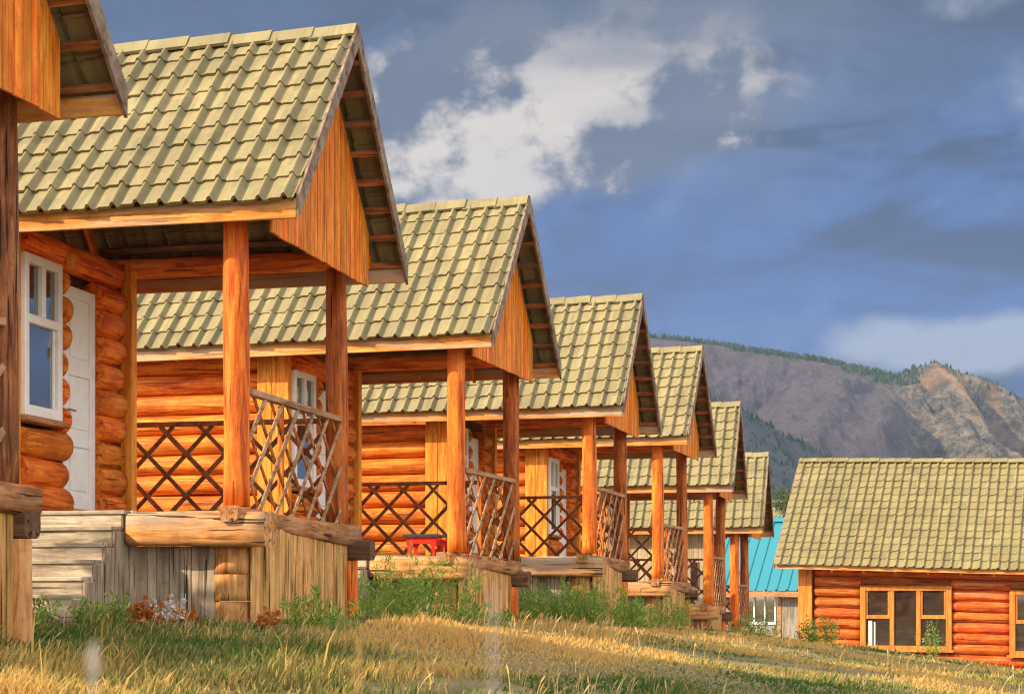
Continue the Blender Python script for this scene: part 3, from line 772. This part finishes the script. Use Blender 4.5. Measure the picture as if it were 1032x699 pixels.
for k in range(700):
    u = R.uniform(680, 880); X = (u - 516) * 1000 / F_PX; Y = 1000 - R.random() ** 1.6 * 170
    h = R.uniform(2, 4.2) * (.6 if R.random() < .5 else 1); cone_tree(X, Y, float(spur(np.array(X), np.array(Y))) - .5, h, h * .3, R.uniform(0, .5))
mesh_np('distant_forest', np.array(co), np.array(fc), M['conifer'], np.array(tn), 'stuff')

# ------------------------------------------------------------------ plants
M['leaf_far'] = foliage_mat('grey_green_leaf', (.05, .075, .02), (.09, .12, .035), (.15, .17, .06), .3)
M['weed'] = foliage_mat('weed_leaf', (.085, .20, .04), (.22, .34, .065), (.50, .52, .11))
M['rust'] = foliage_mat('rust_leaf', (.32, .07, .02), (.52, .17, .04), (.62, .36, .10))
M['fluff'] = foliage_mat('seed_fluff', (.42, .36, .32), (.62, .55, .50), (.74, .70, .64))
M['blade'] = foliage_mat('grass_blade', (.06, .135, .025), (.25, .22, .07), (.58, .42, .13), .4, (.66, .40, .13))
M['straw'] = foliage_mat('straw', (.34, .22, .075), (.56, .37, .13), (.72, .52, .24), .35)
M['bark'] = wood('bark', (.06, .04, .025), (.12, .08, .05), (.18, .13, .09), 'Z', knots=False)

def leaf_cloud(name, pts, nrm_up, size, mat, parent, rng, asp=.45):
    n = len(pts); a = rng.normal(size=(n, 3)); a[:, 2] = a[:, 2] * .6 + nrm_up; a /= np.linalg.norm(a, axis=1)[:, None]
    b = np.cross(a, rng.normal(size=(n, 3))); b /= np.linalg.norm(b, axis=1)[:, None]
    s = (size * rng.uniform(.6, 1.4, n))[:, None]
    co = np.stack([pts - a * s * .5, pts + b * s * asp * .5, pts + a * s * .5, pts - b * s * asp * .5], 1).reshape(-1, 3)
    f = np.arange(4 * n).reshape(n, 4)
    return mesh_np(name, co, f, mat, np.repeat(rng.uniform(0, 1, n), 4), None, parent)

def broadleaf_tree(x, y, h, label):
    rng = np.random.default_rng(3); z0 = float(valley(np.array(x), np.array(y)))
    root = empty('broadleaf_tree', (x, y, z0)); tag(root, label, 'tree')
    mb = MB(); mb.tube((0, 0, -.2), (.1, 0, h * .55), .22, .12, 10, 6, .08, .1)
    pts = []
    for k in range(22):
        an = rng.uniform(0, 6.28); rr = rng.uniform(.3, 1) * h * .36; zz = h * rng.uniform(.28, .92); c = np.array([math.cos(an) * rr * (1.15 - .5 * abs(zz / h - .45)), math.sin(an) * rr, zz])
        mb.tube((.05, 0, h * rng.uniform(.2, .5)), tuple(c * .85), .06, .025, 6, 3, .05)
        pts.append(c + rng.normal(size=(260, 3)) * h * np.array([.075, .075, .06]))
    mb.build('trunk', 'bark', root); leaf_cloud('crown', np.concatenate(pts), .2, .34, M['leaf_far'], root, rng, .7)
broadleaf_tree((791 - 516) / F_PX * 290, 290, 9.0, 'pale green broadleaf tree on the slope between far cabin and long house')
mb = MB()
xb, yb = (784 - 516) / F_PX * 285, 285.
vs, fs = [], []
import bmesh
bm = bmesh.new(); bmesh.ops.create_icosphere(bm, subdivisions=3, radius=1)
for v in bm.verts:
    p = v.co; n_ = .18 * math.sin(3 * p.x + 1) + .14 * math.sin(5 * p.y + 2 * p.z) + .1 * math.sin(9 * p.z + 4 * p.x)
    v.co = Vector((p.x * 1.3, p.y, p.z * 1.1)) * (1 + n_)
me = bpy.data.meshes.new('boulder'); bm.to_mesh(me); bm.free(); me.materials.append(M['concrete'])
bo = bpy.data.objects.new('boulder', me); COL.objects.link(bo); bo.location = (xb, yb, float(valley(np.array(xb), np.array(yb))) + .5)
tag(bo, 'tan boulder at the foot of the broadleaf tree', 'boulder')

def weed(x, y, h, spread, n, label, mat='weed', name='weed_bush', feather=True, seed=0, cat='plant', group=None):
    """upright stems carrying many fine leaves"""
    rng = np.random.default_rng(100 + seed); z0 = g1(x, y)
    root = empty(name, (x, y, z0 - .02)); tag(root, label, cat, group)
    P, S0, tp = [], [], []
    for k in range(n):
        an = rng.uniform(0, 6.28); rr = spread * math.sqrt(rng.uniform(0, 1)); hh = h * rng.uniform(.55, 1.05) * (1 - .45 * (rr / spread) ** 2)
        b = np.array([math.cos(an) * rr, math.sin(an) * rr * .7, 0]); tip = b + np.array([math.cos(an) * rr * .5 + rng.normal() * .06, math.sin(an) * rr * .3 + rng.normal() * .05, hh])
        m_ = 46 if feather else 26
        t = rng.uniform(.12, 1, m_) ** .8
        base = b + (tip - b) * t[:, None] + np.array([1, 0, 0]) * (.0)
        wid = (.085 if feather else .06) * (1.15 - t)[:, None] * (h / .6) ** .5
        P.append(base + rng.normal(size=(m_, 3)) * wid * np.array([1, 1, .6])); S0.append((b, tip))
    root_l = leaf_cloud('foliage', np.concatenate(P), 1.1 if feather else .3, .075 if feather else .05, M[mat], root, rng, .16 if feather else .5)
    co = []; f = []
    for k, (b, tip) in enumerate(S0):
        w = .004; mid = (b + tip) / 2 + rng.normal(size=3) * .02
        co += [b - [w, 0, 0], b + [w, 0, 0], mid + [w * .8, 0, 0], mid - [w * .8, 0, 0], tip + [w * .2, 0, 0], tip - [w * .2, 0, 0]]
        q = 6 * k; f += [(q, q + 1, q + 2, q + 3), (q + 3, q + 2, q + 4, q + 5)]
    mesh_np('stems', np.array(co), np.array(f), M[mat], rng.uniform(.3, .8, len(co)), None, root)
    return root
def at(px, Y): return (px - 516) / F_PX * Y
GW = 'green weeds growing against the porches'
weed(at(418, 20.2), 20.2, .95, .55, 80, 'bushy green weeds hiding the front of the red brazier porch', seed=1, group=GW)
weed(at(374, 20.6), 20.6, .40, .22, 16, 'low green weeds beside the steps of the red brazier cabin', seed=12, group=GW)
weed(at(468, 19.6), 19.6, .30, .4, 30, 'low grey green weeds before the skirt of the red brazier porch', seed=2, group=GW)
weed(at(548, 25.2), 25.2, .75, .6, 85, 'dark green weed bush right of the red brazier porch, under the next porch beam', seed=3, group=GW)
weed(at(598, 24.8), 24.8, .72, .55, 85, 'yellow green weed bush before the skirt of the porch next behind the brazier', seed=4, group=GW)
weed(at(644, 26.0), 26.0, .42, .25, 20, 'small green weeds right of the porch skirt of the short posted cabin', seed=5, group=GW)
weed(at(672, 31.2), 31.2, .75, .4, 40, 'feathery yellow green weed beside the pale stump of a far porch', seed=6, group=GW)
weed(at(760, 38), 38, .85, .4, 40, 'dusky shrub in front of the turquoise roofed shed', seed=7, feather=False)
weed(at(826, 30), 30, .62, .28, 40, 'small bright green bush at the corner of the long red house', seed=8, feather=False)
weed(at(940, 34), 34, .8, .2, 14, 'thin green sprig standing before the long house window', seed=9, feather=False)
weed(at(152, 14.1), 14.1, .30, .25, 60, 'rust red low shrub against the grey porch skirt', 'rust', 'rust_shrub', False, 10)
weed(at(172, 13.95), 13.95, .42, .10, 7, 'pale fluffy flower stalks beside the rust red shrub', 'fluff', 'flower_stalks', False, 11)
weed(at(268, 14.0), 14.0, .22, .12, 9, 'yellowing small weed at the corner of the tan porch skirt', 'rust', 'rust_shrub', False, 13)
weed(at(318, 14.3), 14.3, .42, .22, 14, 'green weeds along the tan skirt of the largest porch', seed=14, group=GW)
weed(at(104, 13.9), 13.9, .36, .2, 16, 'green weeds at the bottom of the grey wooden steps', seed=15, group=GW)
weed(at(24, 13.2), 13.2, .42, .2, 14, 'green weeds behind the leftmost porch post', seed=16, group=GW)

# grass as one mass, blades in clumps of their own height and colour
def grass_field():
    rng = np.random.default_rng(5)
    n = 230000
    Y = 5.2 * np.exp(rng.uniform(0, 1, n) ** .95 * math.log(52 / 5.2))
    X = rng.uniform(-.335, .335, n) * Y
    ok = np.ones(n, bool)
    for c in CABS:
        a = TH + math.radians(c[3]); rx, ry = X - c[1], Y - c[0]
        lx = rx * math.cos(a) - ry * math.sin(a); ly = rx * math.sin(a) + ry * math.cos(a)
        ok &= ~((lx > -5.2) & (lx < .12) & (ly > -.04) & (ly < 2.6)) & ~((lx > -2.1) & (lx < -1.) & (ly > -1.0) & (ly < 0))
    lx = (X - 7.45) * math.cos(.349) - (Y - 45) * math.sin(.349); ly = (X - 7.45) * math.sin(.349) + (Y - 45) * math.cos(.349)
    ok &= ~((ly > -.1) & (lx > -.1))
    bare = fbm(X * 1.7, Y * 1.1, 4, 77); ok &= ~((bare > .36) & (rng.uniform(0, 1, n) < .85))
    X, Y = X[ok], Y[ok]; n = len(X)
    p1 = fbm(X * 1.1, Y * .8, 4, 41); p2 = fbm(X * .45, Y * .33, 3, 43); p3 = fbm(X * 4, Y * 3, 2, 47)
    side = X - np.interp(Y, GY, RX)
    p4 = fbm(X * 2.6, Y * 1.9, 3, 53)
    dry = .44 + .42 * p4 + .70 * p1 + .50 * p2 + .022 * np.clip(side, -2, 4) + rng.normal(size=n) * .22
    near = np.clip((10.2 - Y) / 2.2, 0, 1); dry += .62 * near; dry += .10 * (Y < 14); dry -= .12 * np.exp(-((Y - 11.5) / 2.3) ** 2) * (side < 2.5)
    dry = np.clip(dry, 0, 1)
    h = (.040 + .075 * np.clip(p4 + .1, 0, 1) + .03 * np.clip(p3, 0, 1)) * rng.uniform(.5, 1.5, n)
    h *= np.where(Y > 13, .75, 1.); h *= 1 + .15 * np.exp(-((Y - 11.5) / 2.5) ** 2) * (side < 2)
    h *= np.where(side > 2.2, .75, 1.)
    tall = rng.uniform(0, 1, n) < .016; h = np.where(tall, h * rng.uniform(1.6, 2.4, n), h)
    w = (.0030 + .00042 * Y) * rng.uniform(.6, 1.3, n)
    an = rng.uniform(0, 6.283, n); lean = rng.uniform(.1, .8, n) * h; la = rng.normal(.3, 1.3, n)
    Z = gh(X, Y) - .01
    dx, dy = np.cos(an) * w, np.sin(an) * w; lx, ly = np.cos(la) * lean, np.sin(la) * lean
    def P(x, y, z): return np.stack([x, y, z], 1)
    v = np.stack([P(X - dx, Y - dy, Z), P(X + dx, Y + dy, Z), P(X + lx * .35 + dx * .8, Y + ly * .35 + dy * .8, Z + h * .6), P(X + lx * .35 - dx * .8, Y + ly * .35 - dy * .8, Z + h * .6),
                  P(X + lx + dx * .15, Y + ly + dy * .15, Z + h), P(X + lx - dx * .15, Y + ly - dy * .15, Z + h)], 1).reshape(-1, 3)
    q = np.arange(n)[:, None] * 6
    f = np.concatenate([q + np.array([[0, 1, 2, 3]]), q + np.array([[3, 2, 4, 5]])])
    tint = np.repeat(np.clip(dry + rng.normal(size=n) * .08, 0, 1), 6)
    mesh_np('grass', v, f, M['blade'], tint, 'stuff')
    # flowering stems with seed heads
    n = 5200
    Y = 5.6 * np.exp(rng.uniform(0, 1, n) * math.log(44 / 5.6)); X = rng.uniform(-.33, .33, n) * Y
    p = fbm(X * .9, Y * .7, 3, 61) + rng.normal(size=n) * .35 + .45 * np.clip((9.3 - Y) / 2.5, 0, 1) * (X < .3) - .25 * (X > .8); k = p > .3
    X, Y = X[k], Y[k]
    ok = np.ones(len(X), bool)
    for c in CABS:
        a = TH + math.radians(c[3]); rx, ry = X - c[1], Y - c[0]
        lx = rx * math.cos(a) - ry * math.sin(a); ly = rx * math.sin(a) + ry * math.cos(a)
        ok &= ~((lx > -5.2) & (lx < .15) & (ly > -.08) & (ly < 2.6)) & ~((lx > -2.1) & (lx < -1.) & (ly > -1.1) & (ly < 0))
    lx = (X - 7.45) * math.cos(.349) - (Y - 45) * math.sin(.349); ly = (X - 7.45) * math.sin(.349) + (Y - 45) * math.cos(.349)
    ok &= ~((ly > -.2) & (lx > -.2))
    X, Y = X[ok], Y[ok]; n = len(X); Z = gh(X, Y) - .01
    h = rng.uniform(.10, .27, n); la = rng.normal(.2, .8, n); lean = h * rng.uniform(.15, .6, n)
    w = .0011 + .00018 * Y
    V, Fq, T = [], [], []
    tt = np.array([0, .4, .7, .76, .9, 1.]); ww = np.array([1, .8, .7, 1.5, 1.7, .3])
    t_ = rng.uniform(0, 1, n)
    vv = np.zeros((n, 12, 3))
    an = rng.uniform(-.6, .6, n)
    for i, (t, wk) in enumerate(zip(tt, ww)):
        cx = X + np.cos(la) * lean * t ** 2; cy = Y + np.sin(la) * lean * t ** 2; cz = Z + h * t * (1 - .12 * t)
        for s, sg in ((0, -1), (1, 1)):
            vv[:, i * 2 + s] = np.stack([cx + sg * w * wk * np.cos(an), cy + sg * w * wk * np.sin(an), cz], 1)
    q = np.arange(n)[:, None] * 12
    f = np.concatenate([q + np.array([[2 * i, 2 * i + 1, 2 * i + 3, 2 * i + 2]]) for i in range(5)])
    mesh_np('dry_grass_stems', vv.reshape(-1, 3), f, M['straw'], np.repeat(t_, 12), 'stuff')
grass_field()

# three stalks close to the lens, out of focus
def stalk(x, y, h, lean, label, head, mat, name='grass_stalk', r=.0022):
    z0 = g1(x, y); root = empty(name, (x, y, z0)); tag(root, label, 'grass stalk')
    mb = MB(); pts = [Vector((lean * t * t, 0, h * t)) for t in (0, .25, .5, .75, 1)]
    for p_, q_ in zip(pts, pts[1:]): mb.tube(p_, q_, r, r * .9, 8, 2, .02)
    mb.build('stem', M[mat], root)
    if head:
        rng = np.random.default_rng(int(h * 1000)); n = 220; t = rng.uniform(0, 1, n)
        d = Vector((lean * 2, 0, h)).normalized(); c = np.array(pts[-1])
        P = c + np.outer(t * head[0], np.array(d)) + rng.normal(size=(n, 3)) * head[1] * np.sin(np.pi * np.clip(t, .08, .95))[:, None] * .55
        leaf_cloud('seed_head', P, .9, head[1] * 1.3, M[mat], root, rng, .4)
def near(px, py, Y): return at(px, Y), (H_PX - py) / F_PX * Y + CZ
x, zt = near(44, 686, .42); stalk(x, .42, max(.2, zt - g1(x, .42)), .012, 'pale fluffy seed head blurred close to the lens at lower left', (.009, .0012), 'fluff', r=.0004)
x, zt = near(318, 664, .8); stalk(x, .8, max(.2, zt - g1(x, .8)), .02, 'blurred straw coloured stalk close to the lens left of centre', (.008, .0012), 'straw', r=.0008)
x, zt = near(492, 590, .36); stalk(x, .36, max(.2, zt - g1(x, .36)), .001, 'blurred thin pale stalk close to the lens near the middle', None, 'fluff', r=.0003)

# ------------------------------------------------------------------ air
hz = MB(); hz.add([(-2500, -700, -12), (2500, -700, -12), (2500, 2400, -12), (-2500, 2400, -12), (-2500, -700, 420), (2500, -700, 420), (2500, 2400, 420), (-2500, 2400, 420)],
                  [[0, 3, 2, 1], [4, 5, 6, 7], [0, 1, 5, 4], [1, 2, 6, 5], [2, 3, 7, 6], [3, 0, 4, 7]])
m, nt, out = new_mat('air')
pv = nt.nodes.new('ShaderNodeVolumePrincipled'); pv.inputs['Color'].default_value = (.50, .66, 1., 1); pv.inputs['Density'].default_value = .00010; pv.inputs['Anisotropy'].default_value = .2
nt.links.new(pv.outputs[0], out.inputs['Volume'])
HAZE = True
if HAZE:
    h_ = hz.build('haze', m); tag(h_, kind='stuff')

# ------------------------------------------------------------------ light and sky
SUN_AZ = math.radians(69.5); SUN_EL = math.radians(33)
sv = Vector((-math.sin(SUN_AZ) * math.cos(SUN_EL), -math.cos(SUN_AZ) * math.cos(SUN_EL), math.sin(SUN_EL)))
ld = bpy.data.lights.new('sun', 'SUN'); ld.energy = 4.0; ld.angle = math.radians(.55); ld.color = (1, .82, .58)
lo = bpy.data.objects.new('sun', ld); COL.objects.link(lo); lo.rotation_euler = (-sv).to_track_quat('-Z', 'Y').to_euler(); lo.location = (-20, -8, 20)

w = bpy.data.worlds.new('World'); SC.world = w; w.use_nodes = True
nt = w.node_tree; nt.nodes.clear()
out = nt.nodes.new('ShaderNodeOutputWorld'); bg = nt.nodes.new('ShaderNodeBackground'); bg.inputs['Strength'].default_value = .10
nt.links.new(bg.outputs[0], out.inputs['Surface'])
sky = nt.nodes.new('ShaderNodeTexSky'); sky.sky_type = 'NISHITA'; sky.sun_disc = False; sky.sun_elevation = SUN_EL; sky.sun_rotation = math.atan2(sv.x, sv.y)
g = nt.nodes.new('ShaderNodeTexCoord').outputs['Generated']
sx = nt.nodes.new('ShaderNodeSeparateXYZ'); nt.links.new(g, sx.inputs[0])
dX, dY, dZ = sx.outputs
def spot(px, py, rx, rz, wob_amt=0):
    """soft patch of the sky dome around one direction (angles in radians)"""
    u, v = (px - 516) / F_PX, (H_PX - py) / F_PX; L = math.sqrt(1 + u * u + v * v); u /= L; v /= L
    a = mth(nt, 'DIVIDE', mth(nt, 'SUBTRACT', dX, u), rx); b = mth(nt, 'DIVIDE', mth(nt, 'SUBTRACT', dZ, v), rz)
    r2 = mth(nt, 'ADD', mth(nt, 'MULTIPLY', a, a), mth(nt, 'MULTIPLY', b, b))
    back = mth(nt, 'GREATER_THAN', dY, 0)
    return mth(nt, 'MULTIPLY', mth(nt, 'POWER', 2.718, mth(nt, 'MULTIPLY', r2, -1.)), back)
mp = nt.nodes.new('ShaderNodeMapping'); mp.inputs['Scale'].default_value = (1, 1, 1.25); nt.links.new(g, mp.inputs['Vector'])
st = nt.nodes.new('ShaderNodeMapping'); st.inputs['Scale'].default_value = (1, 1, 4.2); nt.links.new(g, st.inputs['Vector'])
n_big = noise(nt, st.outputs[0], 5.2, 7, .58, .5)
n_puff = noise(nt, mp.outputs[0], 14, 8, .56)
n_lobe = noise(nt, mp.outputs[0], 26, 8, .58)
mp3 = nt.nodes.new('ShaderNodeMapping'); mp3.inputs['Scale'].default_value = (1, 1, 1.25); mp3.inputs['Location'].default_value = (.006, .0, -.008); nt.links.new(g, mp3.inputs['Vector'])
n_lobe2 = noise(nt, mp3.outputs[0], 26, 8, .58)
def sm(x, lo_, hi_):
    t = nt.nodes.new('ShaderNodeMapRange'); t.interpolation_type = 'SMOOTHSTEP'
    t.inputs['From Min'].default_value = lo_; t.inputs['From Max'].default_value = hi_; nt.links.new(x, t.inputs['Value']); return t.outputs['Result']
K = 10.
def kc(c): return tuple(q * K for q in c)
CL = dict(blue=(.024, .066, .185), slate=(.014, .031, .076), grey=(.040, .052, .075), pale=(.235, .26, .30), white=(.40, .36, .315), light=(.062, .118, .255))
base = mixc(nt, sm(n_big, .40, .56), kc(CL['slate']), kc(CL['blue']))
base = mixc(nt, mth(nt, 'MULTIPLY', sm(n_big, .52, .74), .65), base, kc(CL['light']))
def lobe(loc, scale):
    q = nt.nodes.new('ShaderNodeMapping'); q.inputs['Scale'].default_value = (1, 1, 1.2); q.inputs['Location'].default_value = loc; nt.links.new(g, q.inputs['Vector'])
    return noise(nt, q.outputs[0], scale, 7, .55)
swirl = lobe((.7, .2, .5), 6.5); swirl2 = lobe((.712, .2, .485), 6.5)
rel = mth(nt, 'SUBTRACT', swirl, swirl2)
base = mixc(nt, sm(rel, .01, .16), base, kc(CL['light'])); base = mixc(nt, mth(nt, 'MULTIPLY', sm(mth(nt, 'MULTIPLY', rel, -1.), .01, .16), .8), base, kc(CL['slate']))
# greyer towards the top right
topm = mth(nt, 'ADD', sm(dZ, .215, .36), mth(nt, 'MULTIPLY', mth(nt, 'SUBTRACT', n_big, .5), .9), clamp=True)
base = mixc(nt, mth(nt, 'MULTIPLY', topm, .85), base, kc(CL['grey']))
# the cumulus
def mx(*a):
    r = a[0]
    for q in a[1:]: r = mth(nt, 'MAXIMUM', r, q)
    return r
cu = mx(spot(418, 140, .055, .052), spot(500, 130, .07, .055), mth(nt, 'MULTIPLY', spot(590, 105, .05, .05), .9), mth(nt, 'MULTIPLY', spot(515, 60, .045, .035), .8), mth(nt, 'MULTIPLY', spot(670, 85, .075, .05), .85))
cu = mth(nt, 'ADD', cu, mth(nt, 'ADD', mth(nt, 'MULTIPLY', mth(nt, 'SUBTRACT', n_puff, .5), .75), mth(nt, 'MULTIPLY', mth(nt, 'SUBTRACT', n_lobe, .5), .45)))
cm = sm(cu, .30, .56)
emb = mth(nt, 'ADD', mth(nt, 'MULTIPLY', mth(nt, 'SUBTRACT', lobe((.3, .1, .2), 11), lobe((.318, .1, .182), 11)), 4.6), mth(nt, 'MULTIPLY', mth(nt, 'SUBTRACT', n_lobe, n_lobe2), 2.0))
shade = mth(nt, 'ADD', mth(nt, 'ADD', emb, .34), mth(nt, 'ADD', mth(nt, 'MULTIPLY', spot(400, 110, .035, .045), .30), mth(nt, 'MULTIPLY', spot(592, 92, .03, .022), .34)))
shade = mth(nt, 'ADD', shade, mth(nt, 'MULTIPLY', spot(460, 182, .09, .016), .22))
cc = mixc(nt, sm(shade, .10, .95), kc((.060, .076, .106)), kc(CL['white']))
cc = mixc(nt, mth(nt, 'MULTIPLY', sm(dZ, .275, .325), .65), cc, kc((.085, .10, .125)))
base = mixc(nt, mth(nt, 'MULTIPLY', cm, .92), base, cc)
veil = mth(nt, 'MULTIPLY', spot(720, 70, .11, .06), mth(nt, 'MULTIPLY', sm(n_big, .35, .62), .75))
base = mixc(nt, veil, base, kc((.085, .10, .13)))
# low bank over the mountain and wisps at the right edge
lowb = mth(nt, 'MAXIMUM', mth(nt, 'MULTIPLY', spot(965, 350, .075, .022), 1.15), mth(nt, 'MAXIMUM', mth(nt, 'MULTIPLY', spot(1035, 90, .03, .05), .55), mth(nt, 'MULTIPLY', spot(985, 5, .05, .02), .6)))
lowb = mth(nt, 'ADD', lowb, mth(nt, 'MULTIPLY', mth(nt, 'SUBTRACT', n_puff, .55), 1.2))
base = mixc(nt, mth(nt, 'MULTIPLY', sm(lowb, .30, .72), .72), base, kc(CL['pale']))
# unseen broken cloud, brightened as added fill for shaded sides, plain sky between
oth = mixc(nt, sm(noise(nt, g, 2.2, 6, .6), .42, .62), sky.outputs[0], kc((1.75, 1.68, 1.58)))
front = mth(nt, 'MULTIPLY', sm(dY, .35, .75), mth(nt, 'SUBTRACT', 1., sm(dZ, .45, .75)))
fin = mixc(nt, front, oth, mixc(nt, .05, base, sky.outputs[0]))
nt.links.new(fin, bg.inputs['Color'])

# ------------------------------------------------------------------ camera
cd = bpy.data.cameras.new('camera'); cam = bpy.data.objects.new('camera', cd); COL.objects.link(cam); SC.camera = cam
cam.location = (0, 0, CZ); cam.rotation_euler = (math.radians(90), 0, 0)
cd.sensor_width = 36; cd.lens = F_PX / 1032 * 36; cd.shift_y = (H_PX - 349.5) / 1032
cd.clip_start = .05; cd.clip_end = 6000
cd.dof.use_dof = True; cd.dof.focus_distance = 19; cd.dof.aperture_fstop = 16
SC.view_settings.view_transform = 'Standard'; SC.view_settings.look = 'None'; SC.view_settings.gamma = 1; SC.view_settings.use_curve_mapping = False
SC.view_settings.exposure = .98
SC.render.engine = 'CYCLES'
SC.cycles.use_denoising = True; SC.cycles.denoiser = 'OPENIMAGEDENOISE'; SC.cycles.denoising_prefilter = 'ACCURATE'; SC.cycles.denoising_input_passes = 'RGB_ALBEDO_NORMAL'; SC.cycles.filter_width = 1.15
SC.cycles.use_adaptive_sampling = False
SC.cycles.volume_bounces = 0; SC.cycles.max_bounces = 6; SC.cycles.transparent_max_bounces = 4
